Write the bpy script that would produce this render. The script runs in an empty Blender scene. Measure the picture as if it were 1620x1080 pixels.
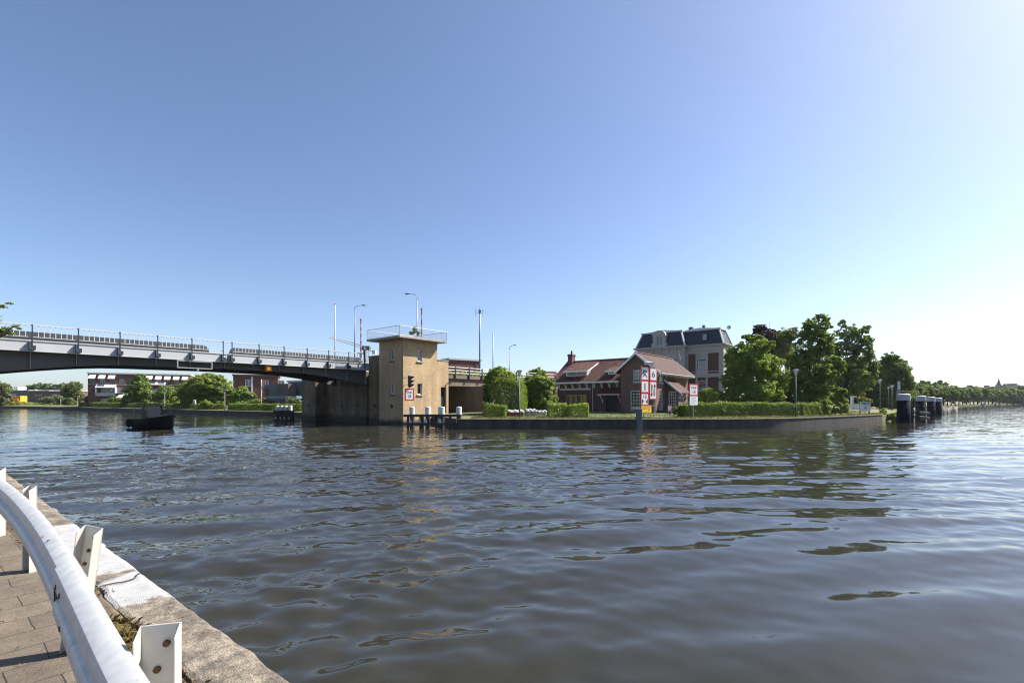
import bpy, math, random
import numpy as np
from mathutils import Vector, Matrix
R = math.radians
scn = bpy.context.scene
COL = scn.collection

# ------------------------------------------------------------------ camera, sky, sun, exposure
F, H0, CH = 765.0, 634.5, 2.6
cam_d = bpy.data.cameras.new("camera"); cam = bpy.data.objects.new("camera", cam_d); COL.objects.link(cam)
cam_d.sensor_width = 36; cam_d.lens = F/1620*36
cam_d.shift_y = (H0-540)/1620
cam_d.clip_start = 0.05; cam_d.clip_end = 6000
cam.location = (0, 0, CH); cam.rotation_euler = (R(90), 0, 0)
scn.camera = cam
SUN_EL, SUN_AZ = R(44), R(71)          # azimuth measured from +Y towards +X
world = bpy.data.worlds.new("World"); scn.world = world; world.use_nodes = True
nt = world.node_tree; nt.nodes.clear()
sky = nt.nodes.new('ShaderNodeTexSky'); sky.sky_type = 'NISHITA'; sky.sun_disc = False
sky.sun_elevation = SUN_EL; sky.sun_rotation = SUN_AZ
sky.air_density = 0.85; sky.dust_density = 1.0; sky.ozone_density = 3.0; sky.altitude = 0
bg = nt.nodes.new('ShaderNodeBackground'); bg.inputs[1].default_value = 0.080
out = nt.nodes.new('ShaderNodeOutputWorld')
tint = nt.nodes.new('ShaderNodeMix'); tint.data_type = 'RGBA'; tint.blend_type = 'MULTIPLY'; tint.inputs[0].default_value = 1; tint.inputs[7].default_value = (1.0,.98,1.01,1)
nt.links.new(sky.outputs[0], tint.inputs[6]); hs = nt.nodes.new('ShaderNodeHueSaturation'); hs.inputs['Saturation'].default_value = 1.0
nt.links.new(tint.outputs[2], hs.inputs['Color']); nt.links.new(hs.outputs[0], bg.inputs[0]); nt.links.new(bg.outputs[0], out.inputs[0])
sd = bpy.data.lights.new("sun", 'SUN'); sd.energy = 4.8; sd.angle = R(0.5); sd.color = (1.0, 0.95, 0.87)
sun = bpy.data.objects.new("sun", sd); COL.objects.link(sun)
sdir = Vector((math.sin(SUN_AZ)*math.cos(SUN_EL), math.cos(SUN_AZ)*math.cos(SUN_EL), math.sin(SUN_EL)))
sun.rotation_euler = sdir.to_track_quat('Z', 'Y').to_euler(); sun.location = (60, 20, 60)
vs = scn.view_settings
scn.cycles.filter_width = 1.15; scn.cycles.use_denoising = True
vs.view_transform = 'Standard'; vs.look = 'None'; vs.exposure = 1.25; vs.gamma = 1.0; vs.use_curve_mapping = False

rng = np.random.default_rng(7)
random.seed(7)
def W(px, py, Y): return Vector(((px-810)/F*Y, Y, CH-(py-H0)/F*Y))
def X(px, Y): return (px-810)/F*Y
def Zp(py, Y): return CH-(py-H0)/F*Y
E1 = Vector((0.636, 0.772, 0)); E2 = Vector((-0.772, 0.636, 0))   # town grid: across the canal / along it
ROT = math.atan2(-0.636, 0.772)

# ------------------------------------------------------------------ mesh and object helpers
class MB:
    def __init__(s): s.v = []; s.f = []
    def add(s, vs_, fs):
        n = len(s.v); s.v += [tuple(p) for p in vs_]; s.f += [tuple(i+n for i in f) for f in fs]; return s
    def box(s, x0, x1, y0, y1, z0, z1):
        return s.add([(x0,y0,z0),(x1,y0,z0),(x1,y1,z0),(x0,y1,z0),(x0,y0,z1),(x1,y0,z1),(x1,y1,z1),(x0,y1,z1)],
                     [(0,3,2,1),(4,5,6,7),(0,1,5,4),(1,2,6,5),(2,3,7,6),(3,0,4,7)])
    def obox(s, c, size, rz=0, ry=0, rx=0):
        m = Matrix.Translation(c) @ Matrix.Rotation(rz,4,'Z') @ Matrix.Rotation(ry,4,'Y') @ Matrix.Rotation(rx,4,'X')
        h = [d/2 for d in size]
        pts = [m @ Vector((sx*h[0], sy*h[1], sz*h[2])) for sz in (-1,1) for sx, sy in ((-1,-1),(1,-1),(1,1),(-1,1))]
        return s.add(pts, [(0,3,2,1),(4,5,6,7),(0,1,5,4),(1,2,6,5),(2,3,7,6),(3,0,4,7)])
    def bar(s, a, b, w, h=None):
        a = Vector(a); b = Vector(b); h = h or w; d = b-a; L = d.length
        q = d.to_track_quat('X', 'Z').to_matrix().to_4x4(); m = Matrix.Translation((a+b)/2) @ q
        pts = [m @ Vector((sx*L/2, sy*w/2, sz*h/2)) for sz in (-1,1) for sx, sy in ((-1,-1),(1,-1),(1,1),(-1,1))]
        return s.add(pts, [(0,3,2,1),(4,5,6,7),(0,1,5,4),(1,2,6,5),(2,3,7,6),(3,0,4,7)])
    def prism(s, poly, axis, c0, c1):
        def P(a, b, c): return {'x': (c,a,b), 'y': (a,c,b), 'z': (a,b,c)}[axis]
        n = len(poly)
        return s.add([P(a,b,c0) for a,b in poly]+[P(a,b,c1) for a,b in poly],
                     [tuple(range(n-1,-1,-1)), tuple(range(n,2*n))]+[(i,(i+1)%n,n+(i+1)%n,n+i) for i in range(n)])
    def loft(s, rings, close=True, caps=True):
        n = len(rings[0]); k = len(s.v)
        for r in rings: s.v += [tuple(p) for p in r]
        for i in range(len(rings)-1):
            for j in range(n if close else n-1):
                j2 = (j+1) % n
                s.f.append((k+i*n+j, k+i*n+j2, k+(i+1)*n+j2, k+(i+1)*n+j))
        if caps and close:
            s.f.append(tuple(k+j for j in range(n-1,-1,-1))); e = k+(len(rings)-1)*n
            s.f.append(tuple(e+j for j in range(n)))
        return s
    def tube(s, pts, r, n=8):
        pts = [Vector(p) for p in pts]
        if not hasattr(r, '__len__'): r = [r]*len(pts)
        rings = []; up = None
        for i, p in enumerate(pts):
            d = (pts[min(i+1,len(pts)-1)]-pts[max(i-1,0)]).normalized()
            if up is None: up = Vector((1,0,0)) if abs(d.x) < .9 else Vector((0,1,0))
            a = (up-d*up.dot(d)).normalized(); b = d.cross(a); up = a
            rings.append([p+(a*math.cos(t)+b*math.sin(t))*r[i] for t in [2*math.pi*j/n for j in range(n)]])
        return s.loft(rings)
    def lathe(s, prof, c=(0,0,0), n=16):
        return s.loft([[(c[0]+r*math.cos(2*math.pi*j/n), c[1]+r*math.sin(2*math.pi*j/n), c[2]+z) for j in range(n)] for r, z in prof])
    def holes(s, O, U, N, w, h, ops, depth=.12, top=None):
        """flat wall face with window openings and their reveals; ops (u0,u1,z0,z1) from O; N points outward"""
        O = Vector(O); U = Vector(U); N = Vector(N); Z = Vector((0,0,1))
        us = sorted({0, w, *[o[0] for o in ops], *[o[1] for o in ops]}); zs = sorted({0, h, *[o[2] for o in ops], *[o[3] for o in ops]})
        us = [u for u in us if 0 <= u <= w]; zs = [z for z in zs if 0 <= z <= h]
        flip = U.cross(Z).dot(N) < 0
        def quad(p): s.add(p, [(3,2,1,0) if flip else (0,1,2,3)])
        for i in range(len(us)-1):
            for j in range(len(zs)-1):
                um, zm = (us[i]+us[i+1])/2, (zs[j]+zs[j+1])/2
                if any(o[0] < um < o[1] and o[2] < zm < o[3] for o in ops): continue
                quad([O+U*us[i]+Z*zs[j], O+U*us[i+1]+Z*zs[j], O+U*us[i+1]+Z*zs[j+1], O+U*us[i]+Z*zs[j+1]])
        for u0, u1, z0, z1 in ops:
            c = [O+U*u0+Z*z0, O+U*u1+Z*z0, O+U*u1+Z*z1, O+U*u0+Z*z1]; b = [p-N*depth for p in c]
            for i in range(4):
                k = (i+1) % 4; quad([c[k], c[i], b[i], b[k]][::-1])
        return s
    def build(s, name, m=None, parent=None, smooth=False, loc=None, rz=None, bevel=0):
        me = bpy.data.meshes.new(name); me.from_pydata(s.v, [], s.f); me.update()
        o = bpy.data.objects.new(name, me); COL.objects.link(o)
        if m: me.materials.append(m)
        if parent is not None: o.parent = parent
        if loc is not None: o.location = loc
        if rz is not None: o.rotation_euler = (0,0,rz)
        if smooth:
            me.polygons.foreach_set('use_smooth', [True]*len(me.polygons))
        if bevel:
            b = o.modifiers.new('edge', 'BEVEL'); b.width = bevel; b.segments = 2; b.limit_method = 'ANGLE'
        return o
def tag(o, label=None, cat=None, group=None, kind=None):
    if label: o['label'] = label
    if cat: o['category'] = cat
    if group: o['group'] = group
    if kind: o['kind'] = kind
    return o
def empty(name, loc=(0,0,0), rz=0, label=None, cat=None, group=None):
    o = bpy.data.objects.new(name, None); COL.objects.link(o); o.location = loc; o.rotation_euler = (0,0,rz)
    o.empty_display_size = .2
    return tag(o, label, cat, group)
def copy_tree(o, parent=None):
    c = o.copy(); COL.objects.link(c)
    if parent is not None: c.parent = parent
    for ch in [q for q in list(o.children)]: copy_tree(ch, c)
    return c
def text(body, size, m, parent, loc, rot=(R(90),0,0), sx=1.0):
    cu = bpy.data.curves.new('lettering', 'FONT'); cu.body = body; cu.size = size; cu.align_x = 'CENTER'; cu.align_y = 'CENTER'; cu.extrude = .004
    t = bpy.data.objects.new('lettering', cu); COL.objects.link(t)
    bpy.context.view_layer.update()
    me = bpy.data.meshes.new_from_object(t.evaluated_get(bpy.context.evaluated_depsgraph_get()))
    bpy.data.objects.remove(t)
    o = bpy.data.objects.new('lettering', me); COL.objects.link(o); me.materials.clear(); me.materials.append(m)
    o.parent = parent; o.location = loc; o.rotation_euler = rot; o.scale = (sx,1,1)
    return o

# ------------------------------------------------------------------ materials
def mat(name, c, rough=.7, metal=0, c2=None, nscale=3., namt=.5, bump=0, bscale=20., detail=6, spec=.5, stretch=(1,1,1)):
    m = bpy.data.materials.new(name); m.use_nodes = True; n = m.node_tree; p = n.nodes['Principled BSDF']
    p.inputs['Base Color'].default_value = (*c, 1); p.inputs['Roughness'].default_value = rough; p.inputs['Metallic'].default_value = metal
    p.inputs['Specular IOR Level'].default_value = spec
    tc = n.nodes.new('ShaderNodeTexCoord'); mp = n.nodes.new('ShaderNodeMapping'); mp.inputs['Scale'].default_value = stretch
    n.links.new(tc.outputs['Object'], mp.inputs[0])
    if c2:
        t = n.nodes.new('ShaderNodeTexNoise'); t.inputs['Scale'].default_value = nscale; t.inputs['Detail'].default_value = detail; t.inputs['Roughness'].default_value = .65
        r = n.nodes.new('ShaderNodeValToRGB'); r.color_ramp.elements[0].position = .5-namt/2; r.color_ramp.elements[1].position = .5+namt/2
        r.color_ramp.elements[0].color = (*c,1); r.color_ramp.elements[1].color = (*c2,1)
        n.links.new(mp.outputs[0], t.inputs[0]); n.links.new(t.outputs['Fac'], r.inputs[0]); n.links.new(r.outputs[0], p.inputs['Base Color'])
    if bump:
        t = n.nodes.new('ShaderNodeTexNoise'); t.inputs['Scale'].default_value = bscale; t.inputs['Detail'].default_value = 8
        b = n.nodes.new('ShaderNodeBump'); b.inputs['Strength'].default_value = bump; b.inputs['Distance'].default_value = .02
        n.links.new(mp.outputs[0], t.inputs[0]); n.links.new(t.outputs['Fac'], b.inputs['Height']); n.links.new(b.outputs[0], p.inputs['Normal'])
    return m
def nodes(m): return m.node_tree.nodes, m.node_tree.links, m.node_tree.nodes['Principled BSDF']
def brick(name, c1, c2, mortar, bw=.22, bh=.065, ms=.012, wear=None, streak=.35, bottom=None):
    """brickwork on vertical walls aligned with the object's axes, with blotches, vertical rain streaks and a damp foot"""
    m = mat(name, c1, .85); n, l, p = nodes(m)
    tc = n.new('ShaderNodeTexCoord'); sp = n.new('ShaderNodeSeparateXYZ'); l.new(tc.outputs['Object'], sp.inputs[0])
    a = n.new('ShaderNodeMath'); a.operation = 'ADD'; l.new(sp.outputs[0], a.inputs[0]); l.new(sp.outputs[1], a.inputs[1])
    cb = n.new('ShaderNodeCombineXYZ'); l.new(a.outputs[0], cb.inputs[0]); l.new(sp.outputs[2], cb.inputs[1])
    b = n.new('ShaderNodeTexBrick'); b.inputs['Scale'].default_value = 1; b.inputs['Brick Width'].default_value = bw; b.inputs['Row Height'].default_value = bh
    b.inputs['Mortar Size'].default_value = ms; b.inputs['Color1'].default_value = (*c1,1); b.inputs['Color2'].default_value = (*c2,1); b.inputs['Mortar'].default_value = (*mortar,1)
    b.inputs['Bias'].default_value = -.1
    l.new(cb.outputs[0], b.inputs[0])
    t = n.new('ShaderNodeTexNoise'); t.inputs['Scale'].default_value = .9; t.inputs['Detail'].default_value = 8; t.inputs['Roughness'].default_value = .7
    l.new(tc.outputs['Object'], t.inputs[0])
    mp = n.new('ShaderNodeMapping'); mp.inputs['Scale'].default_value = (1.3,1.3,.22); l.new(tc.outputs['Object'], mp.inputs[0])
    t2 = n.new('ShaderNodeTexNoise'); t2.inputs['Scale'].default_value = 1; t2.inputs['Detail'].default_value = 5; l.new(mp.outputs[0], t2.inputs[0])
    mu = n.new('ShaderNodeMath'); mu.operation = 'MULTIPLY'; l.new(t.outputs['Fac'], mu.inputs[0]); l.new(t2.outputs['Fac'], mu.inputs[1])
    rp = n.new('ShaderNodeMapRange'); rp.inputs['From Min'].default_value = .12; rp.inputs['From Max'].default_value = .4
    rp.inputs['To Min'].default_value = 1-streak; rp.inputs['To Max'].default_value = 1.15; l.new(mu.outputs[0], rp.inputs[0])
    mx = n.new('ShaderNodeMix'); mx.data_type = 'RGBA'; mx.blend_type = 'MULTIPLY'; mx.inputs[0].default_value = 1
    l.new(b.outputs['Color'], mx.inputs[6]); l.new(rp.outputs[0], mx.inputs[7])
    tf = n.new('ShaderNodeTexNoise'); tf.inputs['Scale'].default_value = 7; tf.inputs['Detail'].default_value = 4; l.new(tc.outputs['Object'], tf.inputs[0])
    rf_ = n.new('ShaderNodeMapRange'); rf_.inputs['From Min'].default_value = .3; rf_.inputs['From Max'].default_value = .7; rf_.inputs['To Min'].default_value = .74; rf_.inputs['To Max'].default_value = 1.2; l.new(tf.outputs['Fac'], rf_.inputs[0])
    mf = n.new('ShaderNodeMix'); mf.data_type = 'RGBA'; mf.blend_type = 'MULTIPLY'; mf.inputs[0].default_value = 1; l.new(mx.outputs[2], mf.inputs[6]); l.new(rf_.outputs[0], mf.inputs[7])
    last = mf.outputs[2]
    if bottom:                                     # algae-dark band at the waterline, with an uneven edge
        r2 = n.new('ShaderNodeMapRange'); r2.inputs['From Min'].default_value = bottom; r2.inputs['From Max'].default_value = bottom+.5
        ad = n.new('ShaderNodeMath'); ad.operation = 'MULTIPLY_ADD'; l.new(t.outputs['Fac'], ad.inputs[0]); ad.inputs[1].default_value = .9; l.new(sp.outputs[2], ad.inputs[2])
        l.new(ad.outputs[0], r2.inputs[0])
        m3 = n.new('ShaderNodeMix'); m3.data_type = 'RGBA'; m3.inputs[6].default_value = (.035,.033,.026,1); l.new(r2.outputs[0], m3.inputs[0]); l.new(last, m3.inputs[7]); last = m3.outputs[2]
    l.new(last, p.inputs['Base Color'])
    bp = n.new('ShaderNodeBump'); bp.inputs['Strength'].default_value = .4; bp.inputs['Distance'].default_value = .01; l.new(b.outputs['Fac'], bp.inputs['Height']); bp.invert = True
    l.new(bp.outputs[0], p.inputs['Normal'])
    return m
def tiles(name, c, c2, axis, period=.24, spot=(.30,.21,.17)):
    """pantile roof: rolls down the slope, courses across it, tile-to-tile colour changes"""
    m = mat(name, c, .75, spec=.2); n, l, p = nodes(m)
    tc = n.new('ShaderNodeTexCoord'); sp = n.new('ShaderNodeSeparateXYZ'); l.new(tc.outputs['Object'], sp.inputs[0])
    u = sp.outputs[0 if axis == 'x' else 1]
    cb = n.new('ShaderNodeCombineXYZ'); l.new(u, cb.inputs[0]); l.new(sp.outputs[2], cb.inputs[1])
    b = n.new('ShaderNodeTexBrick'); b.offset = 0; b.inputs['Scale'].default_value = 1; b.inputs['Brick Width'].default_value = period; b.inputs['Row Height'].default_value = .22
    b.inputs['Mortar Size'].default_value = .035; b.inputs['Mortar Smooth'].default_value = .7
    b.inputs['Color1'].default_value = (*c,1); b.inputs['Color2'].default_value = (*c2,1); b.inputs['Mortar'].default_value = (c[0]*.35,c[1]*.35,c[2]*.4,1); l.new(cb.outputs[0], b.inputs[0])
    t = n.new('ShaderNodeTexNoise'); t.inputs['Scale'].default_value = 1.1; t.inputs['Detail'].default_value = 7; t.inputs['Roughness'].default_value = .75; l.new(tc.outputs['Object'], t.inputs[0])
    rp = n.new('ShaderNodeMapRange'); rp.inputs['From Min'].default_value = .35; rp.inputs['From Max'].default_value = .65; rp.inputs['To Min'].default_value = .65; rp.inputs['To Max'].default_value = 1.25; l.new(t.outputs['Fac'], rp.inputs[0])
    mx = n.new('ShaderNodeMix'); mx.data_type = 'RGBA'; mx.blend_type = 'MULTIPLY'; mx.inputs[0].default_value = 1; l.new(b.outputs['Color'], mx.inputs[6]); l.new(rp.outputs[0], mx.inputs[7])
    t3 = n.new('ShaderNodeTexNoise'); t3.inputs['Scale'].default_value = 3.2; t3.inputs['Detail'].default_value = 4; l.new(tc.outputs['Object'], t3.inputs[0])
    r3 = n.new('ShaderNodeMapRange'); r3.inputs['From Min'].default_value = .62; r3.inputs['From Max'].default_value = .72; l.new(t3.outputs['Fac'], r3.inputs[0])
    m3 = n.new('ShaderNodeMix'); m3.data_type = 'RGBA'; l.new(r3.outputs[0], m3.inputs[0]); l.new(mx.outputs[2], m3.inputs[6]); m3.inputs[7].default_value = (*spot,1)
    l.new(m3.outputs[2], p.inputs['Base Color'])
    w = n.new('ShaderNodeTexWave'); w.bands_direction = 'X'; w.inputs['Scale'].default_value = 2*math.pi/(20*period); w.inputs['Distortion'].default_value = 0; l.new(cb.outputs[0], w.inputs[0])
    bp = n.new('ShaderNodeBump'); bp.inputs['Strength'].default_value = .9; bp.inputs['Distance'].default_value = .06; l.new(w.outputs['Fac'], bp.inputs['Height']); l.new(bp.outputs[0], p.inputs['Normal'])
    return m
def leaf_mat(name, dark, light, trans=(.32,.42,.04), tw=.50):
    m = bpy.data.materials.new(name); m.use_nodes = True; n = m.node_tree.nodes; l = m.node_tree.links; n.clear()
    o = n.new('ShaderNodeOutputMaterial'); g = n.new('ShaderNodeNewGeometry'); tc = n.new('ShaderNodeTexCoord')
    t = n.new('ShaderNodeTexNoise'); t.inputs['Scale'].default_value = .55; t.inputs['Detail'].default_value = 3; l.new(tc.outputs['Object'], t.inputs[0])
    a = n.new('ShaderNodeMath'); a.operation = 'MULTIPLY_ADD'; a.inputs[1].default_value = .55; l.new(g.outputs['Random Per Island'], a.inputs[0])
    s = n.new('ShaderNodeMath'); s.operation = 'MULTIPLY_ADD'; s.inputs[1].default_value = 1.6; s.inputs[2].default_value = -.58; l.new(t.outputs['Fac'], s.inputs[0]); l.new(s.outputs[0], a.inputs[2])
    r = n.new('ShaderNodeValToRGB'); r.color_ramp.elements[0].color = (*dark,1); r.color_ramp.elements[1].color = (*light,1); l.new(a.outputs[0], r.inputs[0])
    d = n.new('ShaderNodeBsdfDiffuse'); l.new(r.outputs[0], d.inputs[0])
    tr = n.new('ShaderNodeBsdfTranslucent'); mx0 = n.new('ShaderNodeMix'); mx0.data_type = 'RGBA'; mx0.inputs[0].default_value = .5; l.new(r.outputs[0], mx0.inputs[6]); mx0.inputs[7].default_value = (*trans,1); l.new(mx0.outputs[2], tr.inputs[0])
    mx = n.new('ShaderNodeMixShader'); mx.inputs[0].default_value = tw; l.new(d.outputs[0], mx.inputs[1]); l.new(tr.outputs[0], mx.inputs[2])
    gl = n.new('ShaderNodeBsdfGlossy'); gl.inputs['Roughness'].default_value = .55; gl.inputs[0].default_value = (1,1,1,1)
    m2 = n.new('ShaderNodeMixShader'); m2.inputs[0].default_value = .03; l.new(mx.outputs[0], m2.inputs[1]); l.new(gl.outputs[0], m2.inputs[2]); l.new(m2.outputs[0], o.inputs[0])
    return m
M = {}
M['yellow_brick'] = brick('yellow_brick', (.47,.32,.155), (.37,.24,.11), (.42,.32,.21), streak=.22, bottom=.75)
M['yellow_brick_old_shaded'] = brick('yellow_brick_old_shaded', (.22,.15,.078), (.155,.105,.056), (.17,.13,.088), streak=.5, bottom=.95)  # old brick, base colour lowered further to carry the shade under the bridge
M['red_brick'] = brick('red_brick', (.20,.075,.05), (.14,.052,.04), (.21,.15,.12))
M['dark_brick'] = brick('dark_brick', (.11,.042,.034), (.08,.034,.03), (.12,.08,.07))
M['flat_brick'] = brick('flat_brick', (.155,.045,.03), (.12,.036,.026), (.15,.09,.07), streak=.2)
M['tan_brick'] = brick('tan_brick', (.17,.09,.065), (.13,.07,.052), (.16,.11,.08), streak=.25)
M['brown_brick'] = brick('brown_brick', (.15,.095,.08), (.12,.075,.065), (.15,.12,.1))
M['concrete'] = mat('concrete', (.33,.31,.275), .85, c2=(.24,.22,.19), nscale=1.5, bump=.3)
M['concrete_brown'] = mat('concrete_brown', (.20,.15,.11), .9, c2=(.12,.09,.07), nscale=.8, bump=.3, stretch=(2,2,.5))
M['wall_stone'] = mat('wall_stone', (.075,.066,.054), .9, c2=(.024,.022,.019), nscale=1.0, namt=.4, bump=.5, bscale=9, stretch=(1.6,1.6,.45))
M['white_paint'] = mat('white_paint', (.62,.62,.61), .45, c2=(.5,.5,.48), nscale=2.5, namt=.7)
M['cream'] = mat('cream', (.39,.38,.345), .75, c2=(.30,.29,.255), nscale=.7)
M['white_wood'] = mat('white_wood', (.78,.78,.76), .5)
M['pale_grey_steel'] = mat('pale_grey_steel', (.41,.42,.43), .5, c2=(.35,.36,.37), nscale=.6, stretch=(1,1,.3))
M['dark_steel'] = mat('dark_steel', (.055,.06,.066), .5, c2=(.035,.036,.038), nscale=.9, bump=.1)
M['girder'] = mat('girder', (.10,.105,.115), .55, c2=(.07,.068,.068), nscale=.7, stretch=(1,.5,1.5))
M['blue_black'] = mat('blue_black', (.022,.028,.045), .45)
M['galv'] = mat('galvanised', (.25,.26,.275), .5, metal=.3, c2=(.19,.2,.21), nscale=5)
M['grey_barrier'] = mat('grey_barrier', (.035,.036,.04), .6, metal=0)
M['asphalt'] = mat('asphalt', (.05,.05,.05), .9)
M['glass'] = mat('glass', (.012,.014,.018), .04, spec=.9)
M['curtain'] = mat('curtained_pane', (.19,.21,.235), .12, c2=(.09,.1,.125), nscale=1.5, spec=.8)
M['slate'] = mat('slate', (.022,.022,.034), .45, c2=(.033,.032,.045), nscale=8, bump=.2, bscale=30)
M['zinc'] = mat('zinc', (.45,.46,.48), .5)
M['tile_wing'] = tiles('tile_wing', (.185,.08,.056), (.115,.05,.038), 'x')
M['tile_main'] = tiles('tile_main', (.115,.052,.041), (.066,.031,.026), 'y', spot=(.17,.11,.09))
M['tile_dark'] = tiles('tile_dark', (.13,.035,.028), (.1,.028,.024), 'x', spot=(.12,.035,.028))
M['black_timber'] = mat('black_timber', (.022,.021,.022), .75, c2=(.04,.038,.036), nscale=6, bump=.3)
M['post_white'] = mat('post_white', (.62,.61,.59), .6, c2=(.46,.45,.42), nscale=6, namt=.8)
M['worn_timber'] = mat('worn_timber', (.36,.31,.24), .85, c2=(.2,.17,.13), nscale=4, bump=.3)
M['pile_blue'] = mat('pile_blue', (.004,.006,.012), .8, c2=(.007,.009,.016), nscale=2, spec=.05)
M['pile_white'] = mat('pile_white', (.42,.43,.47), .55, c2=(.34,.35,.38), nscale=4)
M['pile_grey'] = mat('pile_grey', (.14,.145,.165), .7, c2=(.085,.088,.1), nscale=4, bump=.2)
M['lamp_green'] = mat('lamp_green', (.012,.07,.06), .4)
M['lamp_glass'] = mat('lamp_glass', (.6,.62,.64), .25)
M['red_paint'] = mat('red_paint', (.52,.015,.02), .45)
M['sign_white'] = mat('sign_white', (.7,.7,.7), .45)
M['sign_black'] = mat('sign_black', (.012,.012,.014), .5)
M['sign_yellow'] = mat('sign_yellow', (.85,.55,.0), .5)
M['sign_green'] = mat('sign_green', (.02,.30,.19), .5)
M['faded_red'] = mat('faded_red', (.5,.12,.1), .6)
M['yellow_green'] = mat('yellow_green_frame', (.36,.34,.07), .5)
M['boat_hull'] = mat('boat_hull', (.005,.006,.007), .5, spec=.25)
M['boat_grey'] = mat('boat_grey', (.26,.23,.215), .6)
M['skin'] = mat('skin', (.55,.33,.23), .55)
M['shirt'] = mat('shirt', (.75,.70,.62), .8)
M['hair'] = mat('hair', (.09,.05,.025), .7)
M['trouser'] = mat('trouser', (.04,.05,.09), .8)
M['bark'] = mat('bark', (.075,.058,.042), .9, c2=(.04,.03,.024), nscale=5, bump=.6, stretch=(1,1,.2))
M['bark_pale'] = mat('bark_pale', (.26,.22,.17), .9, c2=(.15,.12,.09), nscale=5, bump=.4)
M['grass'] = mat('grass', (.085,.095,.024), .95, c2=(.165,.14,.055), nscale=.55, namt=.45, bump=.4)
M['lawn'] = mat('lawn', (.06,.105,.016), .95, c2=(.10,.125,.03), nscale=.9, bump=.4)
M['path'] = mat('path', (.22,.19,.155), .9, c2=(.17,.15,.12), nscale=2)
M['soil'] = mat('soil', (.10,.085,.05), .95, c2=(.06,.05,.03), nscale=1)
M['orange'] = mat('orange', (.60,.24,.01), .5)
M['container'] = mat('container_yellow', (.72,.36,.015), .55)
M['dark_blue_wall'] = mat('dark_blue_wall', (.05,.065,.09), .6)
M['teal_wall'] = mat('teal_wall', (.10,.16,.19), .5)
M['far_stone'] = mat('far_stone', (.20,.20,.20), .8, c2=(.15,.15,.155), nscale=.15)
M['far_dark'] = mat('far_dark', (.07,.072,.078), .8)
M['stone_pale'] = mat('stone_pale', (.42,.37,.31), .85, c2=(.33,.29,.24), nscale=2)
# leaves
LF = {'lime': leaf_mat('leaf_lime', (.075,.13,.014), (.32,.42,.04), tw=.55),
      'mid': leaf_mat('leaf_mid', (.05,.095,.014), (.28,.37,.05)),
      'dark': leaf_mat('leaf_dark', (.028,.06,.011), (.18,.26,.036), tw=.42),
      'sage': leaf_mat('leaf_sage', (.07,.11,.03), (.33,.41,.14)),
      'olive': leaf_mat('leaf_olive', (.07,.085,.022), (.21,.235,.07)),
      'purple': leaf_mat('leaf_purple', (.018,.010,.012), (.060,.026,.026), (.12,.03,.03), .25),
      'yellow': leaf_mat('leaf_yellow', (.10,.14,.014), (.33,.41,.04), tw=.55),
      'gold': leaf_mat('leaf_gold', (.14,.12,.015), (.33,.28,.03)),
      'grey': leaf_mat('leaf_grey', (.09,.11,.05), (.22,.25,.13)),
      'rust': leaf_mat('leaf_rust', (.10,.07,.025), (.20,.15,.04)),
      'hedge': leaf_mat('leaf_hedge', (.03,.06,.01), (.17,.24,.035), tw=.42),
      'far': leaf_mat('leaf_far', (.04,.075,.022), (.16,.23,.055), tw=.42)}

# ------------------------------------------------------------------ foliage
def leaves(name, pts, nrm, size, m, parent=None, loc=(0,0,0), seed=0, droop=0.0):
    """one mesh of many small folded leaf blades at pts, facing roughly nrm"""
    g = np.random.default_rng(seed+11); n = len(pts)
    nn = nrm + g.normal(0, .55, (n,3)); nn[:,2] += .25; nn /= np.linalg.norm(nn, axis=1, keepdims=True)
    a = np.cross(nn, g.normal(0,1,(n,3))); a /= np.linalg.norm(a, axis=1, keepdims=True)
    a[:,2] -= droop; a /= np.linalg.norm(a, axis=1, keepdims=True)
    b = np.cross(nn, a); b /= np.linalg.norm(b, axis=1, keepdims=True)
    s = size*g.uniform(.6, 1.35, (n,1)); w = s*g.uniform(.45,.75,(n,1))
    p0 = pts-a*s*.5; p2 = pts+a*s*.5; p1 = pts+b*w*.5+nn*s*.08; p3 = pts-b*w*.5+nn*s*.08
    V = np.stack([p0,p1,p2,p3], 1).reshape(-1,3).astype(np.float32)
    me = bpy.data.meshes.new(name); me.vertices.add(4*n); me.vertices.foreach_set('co', V.ravel())
    me.loops.add(4*n); me.polygons.add(n); me.loops.foreach_set('vertex_index', np.arange(4*n, dtype=np.int32))
    me.polygons.foreach_set('loop_start', np.arange(0,4*n,4, dtype=np.int32)); me.update(calc_edges=True); me.validate()
    me.materials.append(m); o = bpy.data.objects.new(name, me); COL.objects.link(o); o.location = loc
    if parent is not None: o.parent = parent
    return o
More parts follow.
